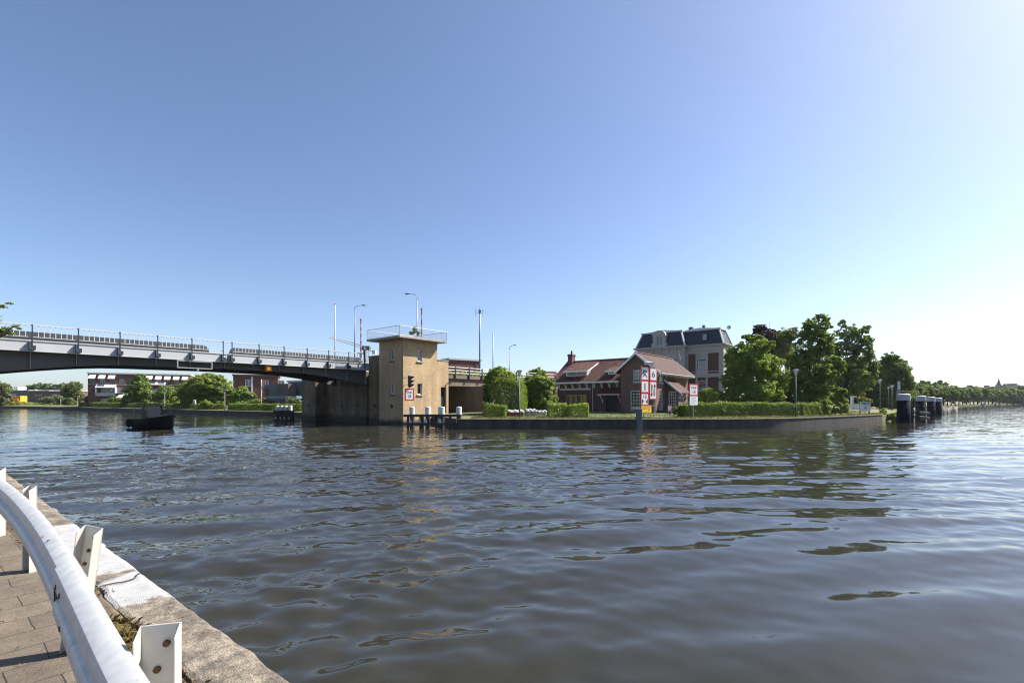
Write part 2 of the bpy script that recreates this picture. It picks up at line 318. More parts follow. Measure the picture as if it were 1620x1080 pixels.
def blades(name, pts, h, w, m, parent=None, loc=(0,0,0), seed=0, rz=0, spread=.6):
    """thin bent grass blades standing at pts"""
    g = np.random.default_rng(seed); n = len(pts); hh = h*g.uniform(.45,1.3,(n,1)); an = g.uniform(0,6.28,n); d = np.stack([np.cos(an),np.sin(an),0*an],1); sd_ = np.stack([-np.sin(an),np.cos(an),0*an],1)*w*g.uniform(.7,1.3,(n,1))
    up = np.array([[0,0,1.]]); ln = spread*g.uniform(.1,1.3,(n,1)); mid = pts+up*hh*.6+d*hh*ln*.35; tip = pts+up*hh*np.clip(1-.35*ln,.2,1)+d*hh*ln
    V = np.stack([pts-sd_, pts+sd_, mid+sd_*.7, tip, mid-sd_*.7],1).reshape(-1,3).astype(np.float32)
    me = bpy.data.meshes.new(name); me.vertices.add(5*n); me.vertices.foreach_set('co', V.ravel()); me.loops.add(5*n); me.polygons.add(n); me.loops.foreach_set('vertex_index', np.arange(5*n,dtype=np.int32)); me.polygons.foreach_set('loop_start', np.arange(0,5*n,5,dtype=np.int32)); me.update(calc_edges=True)
    me.materials.append(m); o = bpy.data.objects.new(name, me); COL.objects.link(o); o.location = loc; o.rotation_euler = (0,0,rz)
    if parent is not None: o.parent = parent
    return o
def lobe_points(lobes, size, dens, seed, clump=.22, shell=.55, core=.84):
    """leaf positions gathered in clumps spread through ellipsoid lobes, denser towards their outsides"""
    g = np.random.default_rng(seed); P = []; Nn = []; sub = []
    for (cx,cy,cz,rx,ry,rz) in lobes:            # every lobe breaks up into a core and smaller boughs of unequal size
        sub.append((cx,cy,cz,rx*core,ry*core,rz*core))
        for _ in range(8):
            d = g.normal(0,1,3); d /= np.linalg.norm(d); f = g.uniform(.28,.50); o_ = g.uniform(.5,.72)
            sub.append((cx+d[0]*rx*o_,cy+d[1]*ry*o_,cz+d[2]*rz*o_,rx*f,ry*f,rz*f*.9))
    for (cx,cy,cz,rx,ry,rz) in sub:
        area = 4*math.pi*((rx*ry)**1.6/3+(rx*rz)**1.6/3+(ry*rz)**1.6/3)**(1/1.6)
        nl = int(6.2*dens*area/(size*size)); nc = max(12, int(nl/42)); cr = 1.35*clump*(rx*ry*rz)**(1/3)
        d = g.normal(0,1,(nc,3)); d /= np.linalg.norm(d,axis=1,keepdims=True)
        r = shell+(1-shell)*g.uniform(0,1,(nc,1))**.8; r *= g.uniform(.82,1.14,(nc,1))
        c = d*r
        k = g.integers(0,nc,nl); q = g.normal(0,1,(nl,3)); q /= np.linalg.norm(q,axis=1,keepdims=True)
        off = q*cr*g.uniform(.15,1,(nl,1))**.6
        off[:,2] *= .65
        p = c[k]*np.array([rx,ry,rz])+off
        P.append(p+np.array([cx,cy,cz])); Nn.append(.55*d[k]+.6*q)
    return np.concatenate(P), np.concatenate(Nn)
def trunk_mesh(mb, h, r, lobes, g, base=0., lean=0.):
    top = Vector((lean*h, 0, base+h))
    mb.tube([(0,0,base-.15),(lean*h*.3+g.normal(0,.05),g.normal(0,.05),base+h*.4),tuple(top)], [r*1.35,r,r*.8], 9)
    for (cx,cy,cz,rx,ry,rz) in lobes[:7]:
        end = Vector((cx,cy,cz+rz*.35)); mid = (top+end)/2+Vector((g.normal(0,.2),g.normal(0,.2),.15*rz))
        mb.tube([top-Vector((0,0,h*.15)), mid, end], [r*.6, r*.35, r*.1], 6)
        for k in range(3):
            e2 = end+Vector((g.normal(0,rx*.45), g.normal(0,ry*.45), g.normal(.1,rz*.4)))
            mb.tube([mid, (mid+e2)/2+Vector((0,0,.1)), e2], [r*.25,r*.16,r*.05], 5)
def tree(name, label, cat, px, Y, gz, lobes_px, leaf, size_, dens=1.0, r=.16, th=None, group=None, seed=1, bark='bark', shell=.5, clump=.22):
    """lobes_px: (px, py, rpx, rpz[, dY]) as measured at this tree's distance"""
    size = size_*.82; x0 = X(px, Y); k = Y/F
    L = []
    for lb in lobes_px:
        dy = lb[4] if len(lb) > 4 else 0
        L.append(((lb[0]-px)*k, dy, Zp(lb[1],Y)-gz, lb[2]*k, lb[2]*k*.95, lb[3]*k))
    root = empty(name, (x0, Y, gz), 0, label, cat, group)
    P, N_ = lobe_points(L, size, dens, seed, clump, shell)
    leaves('crown', P, N_, size, LF[leaf], root, seed=seed)
    low = min(l[2]-l[5] for l in L); h = th if th else max(.8, low+.25*(max(l[2] for l in L)-low))
    mb = MB(); trunk_mesh(mb, h, r, L, np.random.default_rng(seed)); mb.build('trunk', M[bark], root, smooth=True)
    return root
def shrub(name, label, cat, px, Y, gz, lobes_px, leaf, size, dens=1.1, group=None, seed=1, shell=.6, droop=0, clump=.25):
    k = Y/F; x0 = X(px,Y); L = []
    for lb in lobes_px:
        dy = lb[4] if len(lb) > 4 else 0
        L.append(((lb[0]-px)*k, dy, Zp(lb[1],Y)-gz, lb[2]*k, lb[2]*k*.8, lb[3]*k))
    P, N_ = lobe_points(L, size, dens, seed, clump, shell)
    ok = P[:,2] > .02; o = leaves(name, P[ok], N_[ok], size, LF[leaf], None, (x0,Y,gz), seed, droop)
    return tag(o, label, cat, group)
def hedge(name, label, pts, h, w, leaf, size, dens=1.4, seed=1, group=None, gz=None, jag=.06, cat='hedge'):
    """clipped hedge along a polyline: leaves over a box-like skin with a few inside, uneven top"""
    g = np.random.default_rng(seed); P = []; N_ = []; o0 = Vector(pts[0])
    for a, b in zip(pts[:-1], pts[1:]):
        a = Vector(a); b = Vector(b); L = (b-a).length; d = (b-a)/L; s = Vector((-d.y,d.x,0)).normalized()
        n = int(dens*(L*(2*h+w)+2*w*h)/(size*size)*4.2)
        t = g.uniform(0,L,n); f = g.uniform(0,1,n)
        A = 2*h+w; side = np.where(f < h/A, -1, np.where(f < 2*h/A, 1, 0))
        zz = g.uniform(0.0,h,n); ww = g.uniform(-w/2,w/2,n); ends = g.uniform(0,1,n) < w*2/(L+2*w)*.8
        dep = np.abs(g.normal(0,.09,n))
        bulge = .05*np.sin(t*2.1+seed)+.04*np.sin(t*5.3+zz*3)
        off = np.where(side == 0, ww, side*(w/2-dep+bulge)); z = np.where(side == 0, h-dep+bulge+g.uniform(0,jag*2.2,n)*(g.uniform(0,1,n) < .35), zz)
        fill = g.uniform(0,1,n) < .22; off = np.where(fill, ww*.9, off); z = np.where(fill, zz*.97, z)
        off = np.where(ends, ww, off); z = np.where(ends, zz, z); t = np.where(ends, np.where(g.uniform(0,1,n) < .5, dep, L-dep), t)
        z = z*(1-.16*np.abs(2*t/L-1)**8*(len(pts) == 2)-.10*np.abs(off/(w/2))**4)+.05*h*np.sin(t*1.7+seed)*(z/h)
        nr = np.where((side == 0)[:,None], np.array([[0,0,1.]]), side[:,None]*np.array([[s.x,s.y,.15]]))
        p = np.array(a)[None]+t[:,None]*np.array(d)[None]+off[:,None]*np.array(s)[None]; p[:,2] = np.array(a)[2]+t/L*(b.z-a.z)+z
        P.append(p-np.array(o0)); N_.append(nr)
    o = leaves(name, np.concatenate(P), np.concatenate(N_), size, LF[leaf], None, tuple(o0), seed)
    return tag(o, label, cat, group)

# ------------------------------------------------------------------ water
def graded(a0, a1, step, g, lim):
    core = list(np.arange(a0, a1, step)); s = step; up = [a1]
    while up[-1] < lim: s *= g; up.append(up[-1]+s)
    return core, up
core, up = graded(0, 13, .085, 1.028, 2600); xs = np.array(core+up); xs = np.concatenate([-xs[:0:-1], xs])
core, up = graded(2.2, 15, .05, 1.0145, 2600); dn = [2.2]; s_ = .05
while dn[-1] > -60: s_ *= 1.12; dn.append(dn[-1]-s_)
ys = np.array(dn[:0:-1]+core+up)
XX, YY = np.meshgrid(xs, ys); DX = np.gradient(xs)[None,:]*np.ones_like(XX); DY = np.gradient(ys)[:,None]*np.ones_like(XX)
res = np.maximum(DX, DY)
def smooth_noise(sc, seed):
    g = np.random.default_rng(seed); out_ = np.zeros_like(XX)
    for _ in range(9):
        th = g.uniform(0,2*math.pi); f_ = sc*g.uniform(.6,1.6); out_ += np.sin(XX*math.cos(th)*f_+YY*math.sin(th)*f_+g.uniform(0,6.28))
    return out_/3.0
ZZ = np.zeros_like(XX)
g = np.random.default_rng(21)
gust = np.clip(.62+.38*smooth_noise(.28, 5), .12, 1.5)
# choppier towards the bridge side, long smooth undulations on the open side
rough_side = 1/(1+np.exp(np.clip((XX-.12*YY+1.2)/1.1,-30,30)))
far_mix = np.clip((np.hypot(XX,YY)-9)/16, 0, 1)
def wave(lam, th, amp, mod, sharp=0.0):
    k = 2*math.pi/lam; w = np.clip(lam/(2.6*res)-.6, 0, 1)
    ph = k*(XX*math.cos(th)+YY*math.sin(th))+g.uniform(0,6.28)+.8*warp
    return amp*w*mod*np.sin(ph)
for i in range(46):                                  # short wind ripples
    lam = .18*(.95/.18)**g.uniform(0,1); th = -math.pi/2+g.normal(.25,.75)
    if i % 6 == 0: warp = smooth_noise(.55, 100+i)
    sl = .034*(lam/.5)**-.05
    ZZ += wave(lam, th, sl*lam/6.28, gust*(.17+.88*np.maximum(rough_side, .75*far_mix)))
for i in range(30):                                  # trains of half metre to metre waves, crests across the view
    lam = g.uniform(.45, 1.25); th = -math.pi/2+g.normal(.10,.16); warp = smooth_noise(.35, 200+i) if i % 3 == 0 else warp
    ZZ += wave(lam, th, .021*lam/6.28, np.clip(.35+.75*smooth_noise(.16, 300+i),0,1.4)*np.clip(.22+.85*far_mix,0,1))
for i in range(12):                                  # broader undulation
    lam = g.uniform(1.0, 2.6); th = -math.pi/2+g.normal(.35,.35); warp = smooth_noise(.15, 400+i)
    ZZ += wave(lam, th, .026*lam/6.28, 1.0)
nx, ny = len(xs), len(ys); V = np.stack([XX,YY,ZZ],-1).reshape(-1,3).astype(np.float32)
me = bpy.data.meshes.new('water'); me.vertices.add(nx*ny); me.vertices.foreach_set('co', V.ravel())
ii = (np.arange(ny-1)[:,None]*nx+np.arange(nx-1)[None,:]).ravel(); q = np.stack([ii,ii+1,ii+nx+1,ii+nx],-1).astype(np.int32)
me.loops.add(q.size); me.polygons.add(len(q)); me.loops.foreach_set('vertex_index', q.ravel()); me.polygons.foreach_set('loop_start', np.arange(0,q.size,4,dtype=np.int32))
me.update(calc_edges=True); me.polygons.foreach_set('use_smooth', np.ones(len(q), dtype=bool))
water = bpy.data.objects.new('water', me); COL.objects.link(water); tag(water, kind='structure')
m = mat('water', (.052,.042,.028), .05); M['water'] = m; n, l, p = nodes(m)
p.inputs['Base Color'].default_value = (.026,.0252,.0185,1); p.inputs['IOR'].default_value = 1.333; p.inputs['Specular IOR Level'].default_value = .5
tc = n.new('ShaderNodeTexCoord'); geo = n.new('ShaderNodeNewGeometry')
def nz(scale, detail, stretch):
    mp = n.new('ShaderNodeMapping'); mp.inputs['Scale'].default_value = stretch; l.new(tc.outputs['Object'], mp.inputs[0])
    t = n.new('ShaderNodeTexNoise'); t.inputs['Scale'].default_value = scale; t.inputs['Detail'].default_value = detail; t.inputs['Roughness'].default_value = .55
    l.new(mp.outputs[0], t.inputs[0])
    s = n.new('ShaderNodeVectorMath'); s.operation = 'SUBTRACT'; s.inputs[1].default_value = (.5,.5,.5); l.new(t.outputs['Color'], s.inputs[0]); return s.outputs[0]
def vscale(v, k, kn=None):
    s = n.new('ShaderNodeVectorMath'); s.operation = 'MULTIPLY'; l.new(v, s.inputs[0]); s.inputs[1].default_value = (k*.8,k,0)
    if kn is not None:
        s2 = n.new('ShaderNodeVectorMath'); s2.operation = 'SCALE'; l.new(s.outputs[0], s2.inputs[0]); l.new(kn, s2.inputs['Scale']); return s2.outputs[0]
    return s.outputs[0]
def vadd(a, b):
    s = n.new('ShaderNodeVectorMath'); s.operation = 'ADD'; l.new(a, s.inputs[0]); l.new(b, s.inputs[1]); return s.outputs[0]
t = n.new('ShaderNodeTexNoise'); t.inputs['Scale'].default_value = .07; t.inputs['Detail'].default_value = 4
mp = n.new('ShaderNodeMapping'); mp.inputs['Scale'].default_value = (.5,1.2,1); l.new(tc.outputs['Object'], mp.inputs[0]); l.new(mp.outputs[0], t.inputs[0])
gs = n.new('ShaderNodeMapRange'); gs.inputs['From Min'].default_value = .36; gs.inputs['From Max'].default_value = .62; gs.inputs['To Min'].default_value = .35; gs.inputs['To Max'].default_value = 1.25; l.new(t.outputs['Fac'], gs.inputs[0])
# ripples finer than the mesh, at metre scale further out where the mesh is coarse
sp = n.new('ShaderNodeSeparateXYZ'); l.new(tc.outputs['Object'], sp.inputs[0])
fr = n.new('ShaderNodeMapRange'); fr.inputs['From Min'].default_value = 14; fr.inputs['From Max'].default_value = 40; fr.inputs['To Min'].default_value = .12; l.new(sp.outputs[1], fr.inputs[0])
mg = n.new('ShaderNodeMath'); mg.operation = 'MULTIPLY'; l.new(gs.outputs[0], mg.inputs[0]); l.new(fr.outputs[0], mg.inputs[1])
ls = n.new('ShaderNodeMath'); ls.operation = 'MULTIPLY_ADD'; ls.inputs[1].default_value = -.12; l.new(sp.outputs[1], ls.inputs[0]); l.new(sp.outputs[0], ls.inputs[2])
lr_ = n.new('ShaderNodeMapRange'); lr_.inputs['From Min'].default_value = 1.2; lr_.inputs['From Max'].default_value = -3.5; lr_.inputs['To Min'].default_value = .10; l.new(ls.outputs[0], lr_.inputs[0])
v = vadd(vscale(nz(2.2, 3, (.8,1.3,1)), .22, mg.outputs[0]), vscale(nz(.55, 2, (.7,1.5,1)), .13, mg.outputs[0]))
v = vadd(v, vscale(nz(6, 3, (.7,1.25,1)), .20, lr_.outputs[0]))
v = vadd(v, vscale(nz(9, 2, (1,1,1)), .016, gs.outputs[0]))
v = vadd(v, geo.outputs['Normal'])
nn = n.new('ShaderNodeVectorMath'); nn.operation = 'NORMALIZE'; l.new(v, nn.inputs[0]); l.new(nn.outputs[0], p.inputs['Normal'])
me.materials.append(m)

# ------------------------------------------------------------------ land beyond the water: one sheet from the bank line back
bank = [(-2600,1500),(-600,470),(-340,285),(-199,188),(-120,136),(-66.3,99.5),(-34,76.5),(-26,71.5),(-20,67),(-9.3,56),(-4.9,45.25),(4,45.2),(12,45.1),(17,45.15),(20,45.3),(23,45.7),(27.9,47.9),(32.7,51),(39,55.2),(46.5,60.8),
        (51,65),(55.8,71),(66,83),(90,110),(120,142),(155,180),(195,220),(241,262),(290,300),(341,335),(450,400),(700,520),(2600,1500)]
bx = np.array([b[0] for b in bank]); by = np.array([b[1] for b in bank])
_o = np.linspace(-3.2,3.2,13)
def bank_y(x):
    if 13 < x < 46.4: k = min(1,(46.4-x)/4,(x-13)/2); return float(np.interp(x+_o*k, bx, by).mean())
    return float(np.interp(x, bx, by))
fx = sorted(set(list(bx)+list(np.arange(-40,60,.8))+list(np.arange(60,350,6))+list(np.arange(-200,-40,4))))
prof = [(0,-1.2),(.02,.86),(.6,.90),(1.5,.93),(3,.97),(6,1.08),(9,1.18),(13,1.25),(20,1.3),(40,1.35),(90,1.4),(300,1.5),(1500,2),(3500,2)]
def land_z(x, y): return float(np.interp(y-bank_y(x), [a for a,_ in prof], [b for _,b in prof]))
mb = MB(); npf = len(prof)
for x in fx:
    y0 = bank_y(x)
    for dy, z in prof: mb.v.append((x, y0+dy+(.06*math.sin(x*3) if 1 < dy < 30 else 0), z))
for i in range(len(fx)-1):
    for j in range(npf-1): mb.f.append((i*npf+j, (i+1)*npf+j, (i+1)*npf+j+1, i*npf+j+1))
tag(mb.build('ground', M['grass'], smooth=False), kind='structure')
def strip(name, xs_, d0, d1, m, lift):
    mb = MB()
    for x in xs_:
        for d in (d0, (d0+d1)/2, d1): y = bank_y(x)+d; mb.v.append((x, y, land_z(x,y)+lift))
    for i in range(len(xs_)-1):
        for j in range(2): mb.f.append((i*3+j,(i+1)*3+j,(i+1)*3+j+1,i*3+j+1))
    return tag(mb.build(name, m), kind='structure')
strip('footpath', list(np.arange(-4.4, 27, .8)), 1.75, 2.75, M['path'], .02)
mb = MB(); rf = [(26.2,49.1),(30,51.2),(34,55),(39,60.5),(46,70),(54,82),(66,100)]; rb = [(26.2,50.1),(29,52.6),(33,57.5),(37,64),(42,74),(49,87),(60,106)]
for a, b in zip(rf, rb):
    for q_ in (a, ((a[0]+b[0])/2,(a[1]+b[1])/2), b): mb.v.append((q_[0], q_[1], land_z(*q_)+.03))
for i in range(len(rf)-1):
    for j in range(2): mb.f.append((i*3+j,(i+1)*3+j,(i+1)*3+j+1,i*3+j+1))
tag(mb.build('road', M['path']), kind='structure')
mb = MB(); lx = list(np.arange(1.5, 19, 1.0))
for x in lx:
    for d in (3.2, 6, 9, 12): y = bank_y(x)+d; mb.v.append((x,y,land_z(x,y)+.02))
for i in range(len(lx)-1):
    for j in range(3): mb.f.append((i*4+j,(i+1)*4+j,(i+1)*4+j+1,i*4+j+1))
tag(mb.build('lawn', M['lawn']), kind='structure')
# tufts of grass on the verge and the lawn
g = np.random.default_rng(3); n_t = 14000; tx = g.uniform(-4, 50, n_t); td = np.where(g.uniform(0,1,n_t) < .55, g.uniform(.5,1.7,n_t), g.uniform(2.9,8,n_t))
P = np.array([(x, bank_y(x)+d, land_z(x, bank_y(x)+d)+.05) for x, d in zip(tx, td)])
leaves_o = blades('grass_tufts', P, .16, .012, leaf_mat('leaf_grass', (.06,.08,.015), (.17,.16,.05), (.2,.2,.05)), seed=5); tag(leaves_o, kind='stuff')
# walls along the banks
def wall_along(name, path, w, z0, z1, m, cap=.12, capm=None, label=None, cat='quay wall'):
    root = empty(name, (path[0][0], path[0][1], 0), 0, label, cat); o0 = Vector((path[0][0],path[0][1],0))
    def ribbon(off0, off1, za, zb, nm, mm):
        rings = []
        for i, p_ in enumerate(path):
            p0 = Vector(path[max(i-1,0)]); p1 = Vector(path[min(i+1,len(path)-1)]); d = (p1-p0).normalized(); nrm = Vector((-d.y, d.x))
            a = Vector(p_)+nrm*off0; b = Vector(p_)+nrm*off1
            rings.append([Vector((a.x,a.y,za))-o0, Vector((b.x,b.y,za))-o0, Vector((b.x,b.y,zb))-o0, Vector((a.x,a.y,zb))-o0])
        return MB().loft(rings).build(nm, mm, root)
    ribbon(-.05, w, z0, z1-cap, 'wall', m); ribbon(-.10, w+.08, z1-cap+.002, z1, 'coping', capm or M['concrete'])
    return root
arc = [(x, bank_y(x)) for x in np.concatenate([[-9.3,-7,-4.9], np.arange(-2,16,3.0), np.arange(16.5,46.6,.75)])]
wall_along('quay_wall', arc, .5, -1, .93, M['wall_stone'], .07, M['wall_stone'], 'dark weathered stone quay wall curving round the point below the houses')
lb = [(-199,188),(-120,136),(-66.3,99.5),(-34,76.5),(-26.5,71.8)]
wall_along('bank_wall', [tuple(x) for x in lb], .4, -1, .80, M['wall_stone'], .07, M['wall_stone'], 'low dark retaining wall along the far bank seen under the bridge')

# ------------------------------------------------------------------ near quay: paving, coping, weeds, guard rail
QZ = 1.0
QA = Vector((-1.242,2.77,0)); QD = Vector((-.781,.625,0)).normalized(); QN = Vector((QD.y,-QD.x,0)); QN = Vector((.625,.781,0)).normalized()
def Q(s, o, z=0): return QA+QD*s+QN*o+Vector((0,0,z))
rq = math.atan2(QD.y, QD.x)                # local x runs along the quay edge (away to the left), local y points inland
qroot_loc = (QA.x, QA.y, 0)
def paving_mat():
    m = mat('paving', (.30,.27,.225), .9); n, l, p = nodes(m)
    tc = n.new('ShaderNodeTexCoord'); sp = n.new('ShaderNodeSeparateXYZ'); l.new(tc.outputs['Object'], sp.inputs[0])
    wn = n.new('ShaderNodeTexNoise'); wn.inputs['Scale'].default_value = 3; l.new(tc.outputs['Object'], wn.inputs[0])
    ws = n.new('ShaderNodeVectorMath'); ws.operation = 'SCALE'; ws.inputs['Scale'].default_value = .03; l.new(wn.outputs['Color'], ws.inputs[0])
    cb = n.new('ShaderNodeCombineXYZ'); l.new(sp.outputs[1], cb.inputs[0]); l.new(sp.outputs[0], cb.inputs[1])
    ad = n.new('ShaderNodeVectorMath'); ad.operation = 'ADD'; l.new(cb.outputs[0], ad.inputs[0]); l.new(ws.outputs[0], ad.inputs[1])
    b = n.new('ShaderNodeTexBrick'); b.inputs['Scale'].default_value = 1; b.inputs['Brick Width'].default_value = .42; b.inputs['Row Height'].default_value = .30; b.inputs['Mortar Size'].default_value = .0055; b.inputs['Mortar Smooth'].default_value = .6
    b.inputs['Color1'].default_value = (.168,.132,.094,1); b.inputs['Color2'].default_value = (.125,.098,.071,1); b.inputs['Mortar'].default_value = (.065,.05,.034,1); l.new(ad.outputs[0], b.inputs[0])
    t = n.new('ShaderNodeTexNoise'); t.inputs['Scale'].default_value = 4; t.inputs['Detail'].default_value = 10; t.inputs['Roughness'].default_value = .75; l.new(tc.outputs['Object'], t.inputs[0])
    rp = n.new('ShaderNodeMapRange'); rp.inputs['From Min'].default_value = .3; rp.inputs['From Max'].default_value = .7; rp.inputs['To Min'].default_value = .62; rp.inputs['To Max'].default_value = 1.25; l.new(t.outputs['Fac'], rp.inputs[0])
    v = n.new('ShaderNodeTexVoronoi'); v.inputs['Scale'].default_value = 160; l.new(tc.outputs['Object'], v.inputs[0])
    rv = n.new('ShaderNodeMapRange'); rv.inputs['From Max'].default_value = .7; rv.inputs['To Min'].default_value = .6; rv.inputs['To Max'].default_value = 1.25; l.new(v.outputs['Distance'], rv.inputs[0])
    mm = n.new('ShaderNodeMath'); mm.operation = 'MULTIPLY'; l.new(rp.outputs[0], mm.inputs[0]); l.new(rv.outputs[0], mm.inputs[1])
    mx = n.new('ShaderNodeMix'); mx.data_type = 'RGBA'; mx.blend_type = 'MULTIPLY'; mx.inputs[0].default_value = 1; l.new(b.outputs['Color'], mx.inputs[6]); l.new(mm.outputs[0], mx.inputs[7])
    # sandy moss and dry dirt in patches
    t2 = n.new('ShaderNodeTexNoise'); t2.inputs['Scale'].default_value = 1.7; t2.inputs['Detail'].default_value = 8; t2.inputs['Roughness'].default_value = .7; l.new(tc.outputs['Object'], t2.inputs[0])
    r2 = n.new('ShaderNodeMapRange'); r2.inputs['From Min'].default_value = .56; r2.inputs['From Max'].default_value = .72; r2.inputs['To Max'].default_value = .7; l.new(t2.outputs['Fac'], r2.inputs[0])
    m3 = n.new('ShaderNodeMix'); m3.data_type = 'RGBA'; l.new(r2.outputs[0], m3.inputs[0]); l.new(mx.outputs[2], m3.inputs[6]); m3.inputs[7].default_value = (.16,.12,.07,1)
    l.new(m3.outputs[2], p.inputs['Base Color'])
    h = n.new('ShaderNodeMath'); h.operation = 'MULTIPLY_ADD'; h.inputs[1].default_value = -.9; l.new(b.outputs['Fac'], h.inputs[0])
    tb = n.new('ShaderNodeTexNoise'); tb.inputs['Scale'].default_value = 26; tb.inputs['Detail'].default_value = 8; tb.inputs['Roughness'].default_value = .8; l.new(tc.outputs['Object'], tb.inputs[0]); ab_ = n.new('ShaderNodeMath'); ab_.operation = 'MULTIPLY_ADD'; ab_.inputs[1].default_value = 1.1; l.new(tb.outputs['Fac'], ab_.inputs[0]); l.new(t.outputs['Fac'], ab_.inputs[2]); l.new(ab_.outputs[0], h.inputs[2])
    bp = n.new('ShaderNodeBump'); bp.inputs['Strength'].default_value = 1.0; bp.inputs['Distance'].default_value = .016; l.new(h.outputs[0], bp.inputs['Height']); l.new(bp.outputs[0], p.inputs['Normal'])
    return m
def coping_mat():
    m = mat('coping_stone', (.33,.29,.235), .9); n, l, p = nodes(m)
    tc = n.new('ShaderNodeTexCoord'); sp = n.new('ShaderNodeSeparateXYZ'); l.new(tc.outputs['Object'], sp.inputs[0])
    t = n.new('ShaderNodeTexNoise'); t.inputs['Scale'].default_value = 5; t.inputs['Detail'].default_value = 12; t.inputs['Roughness'].default_value = .8; l.new(tc.outputs['Object'], t.inputs[0])
    r = n.new('ShaderNodeValToRGB'); e = r.color_ramp.elements; e[0].position = .33; e[0].color = (.026,.021,.016,1); e[1].position = .64; e[1].color = (.27,.225,.17,1)
    e2 = e.new(.47); e2.color = (.105,.088,.068,1); l.new(t.outputs['Fac'], r.inputs[0])
    v = n.new('ShaderNodeTexVoronoi'); v.inputs['Scale'].default_value = 95; l.new(tc.outputs['Object'], v.inputs[0])
    rv = n.new('ShaderNodeMapRange'); rv.inputs['From Max'].default_value = .6; rv.inputs['To Min'].default_value = .45; rv.inputs['To Max'].default_value = 1.35; l.new(v.outputs['Distance'], rv.inputs[0])
    mx = n.new('ShaderNodeMix'); mx.data_type = 'RGBA'; mx.blend_type = 'MULTIPLY'; mx.inputs[0].default_value = 1; l.new(r.outputs[0], mx.inputs[6]); l.new(rv.outputs[0], mx.inputs[7])
    # white safety paint between two points along the edge, flaked at its ends and around its middle
    tn = n.new('ShaderNodeTexNoise'); tn.inputs['Scale'].default_value = 6; tn.inputs['Detail'].default_value = 9; tn.inputs['Roughness'].default_value = .7; l.new(tc.outputs['Object'], tn.inputs[0])
    def mth(op, a, b=None, c=None):
        q = n.new('ShaderNodeMath'); q.operation = op
        for k, s in enumerate((a,b,c)):
            if s is None: continue
            if hasattr(s, 'links'): l.new(s, q.inputs[k])
            else: q.inputs[k].default_value = s
        return q.outputs[0]
    xx = mth('MULTIPLY_ADD', tn.outputs['Fac'], .5, sp.outputs[0]); xx = mth('SUBTRACT', xx, .25)
    c = mth('ABSOLUTE', mth('SUBTRACT', xx, 3.9)); inside = mth('SUBTRACT', 1.88, c)
    gap = mth('SUBTRACT', mth('ABSOLUTE', mth('SUBTRACT', xx, 2.95)), .09)
    gap = mth('ADD', gap, mth('MULTIPLY', mth('SUBTRACT', .22, sp.outputs[1]), .5))
    msk = mth('MINIMUM', inside, gap); msk = mth('MULTIPLY_ADD', mth('SUBTRACT', tn.outputs['Fac'], .5), .25, msk)
    mr = n.new('ShaderNodeMapRange'); mr.inputs['From Min'].default_value = -.01; mr.inputs['From Max'].default_value = .05; mr.inputs['To Max'].default_value = .93; l.new(msk, mr.inputs[0])
    rw = n.new('ShaderNodeMapRange'); rw.inputs['From Min'].default_value = .3; rw.inputs['From Max'].default_value = .7; rw.inputs['To Min'].default_value = .26; rw.inputs['To Max'].default_value = .42; l.new(t.outputs['Fac'], rw.inputs[0])
    m3 = n.new('ShaderNodeMix'); m3.data_type = 'RGBA'; l.new(mr.outputs[0], m3.inputs[0]); l.new(mx.outputs[2], m3.inputs[6]); l.new(rw.outputs[0], m3.inputs[7])
    l.new(m3.outputs[2], p.inputs['Base Color'])
    bp = n.new('ShaderNodeBump'); bp.inputs['Strength'].default_value = .9; bp.inputs['Distance'].default_value = .012
    hh = mth('MULTIPLY_ADD', v.outputs['Distance'], .35, t.outputs['Fac']); l.new(hh, bp.inputs['Height']); l.new(bp.outputs[0], p.inputs['Normal'])
    return m
M['paving'] = paving_mat(); M['coping_stone'] = coping_mat()
# local frame of the quay: x along the edge, y inland (x cross z); built with its own rotation
def q_local(s, inland, z): return (s, inland, z)
qrot = rq
# with x = QD, the left-hand normal is (-QD.y, QD.x) = (-.625,-.781): inland, as wanted
mb = MB(); st = [-9,-6,-3]+list(np.arange(-2,14,.5))+[16,20,30,45,70]
for s in st:
    for k, d in enumerate((.60,.8,1.5,2.5,4,8,20)): mb.v.append((s,d,QZ-.012+.006*math.sin(s*1.7+d*2.3)))
for i in range(len(st)-1):
    for j in range(6): mb.f.append((i*7+j,(i+1)*7+j,(i+1)*7+j+1,i*7+j+1)[::-1])
tag(mb.build('pavement', M['paving'], loc=qroot_loc, rz=qrot), kind='structure')
croot = empty('quay_edge', qroot_loc, qrot, 'concrete quay edge in the near corner with a flaking white painted stretch', 'quay wall')
gq = np.random.default_rng(12)
edges = [-8,-5.6,-3.2,-.9,1.45,2.93,4.12,6.1,8.4,10.7,13,15.5,18,21,24,28,33,40,50,70]
for a, b in zip(edges[:-1], edges[1:]):           # coping stones with worn arrises and a slightly wandering edge
    n_s = max(2, int((b-a)/.12)) if b < 16 else 2; rings = []
    for s in np.linspace(a+.004, b-.004, n_s+1):
        w1 = .004*math.sin(s*5.1)+gq.normal(0,.003)-.02*(gq.uniform(0,1) < .05); w2 = .008*math.sin(s*3.3+1)+gq.normal(0,.006); zt = QZ+.003*math.sin(s*2.2)+gq.normal(0,.0015)
        rings.append([(s,-.0+w1,QZ-.45),(s,-.0+w1,zt-.035),(s,.03+w1,zt-.006),(s,.07+w1,zt),(s,.33+w2,zt),(s,.36+w2,zt-.012),(s,.37+w2,QZ-.45)])
    MB().loft([r[::-1] for r in rings]).build('coping_stone', M['coping_stone'], croot, smooth=False)
MB().box(-8,70,.05,.47,-1.5,QZ-.45).build('wall', M['wall_stone'], croot)
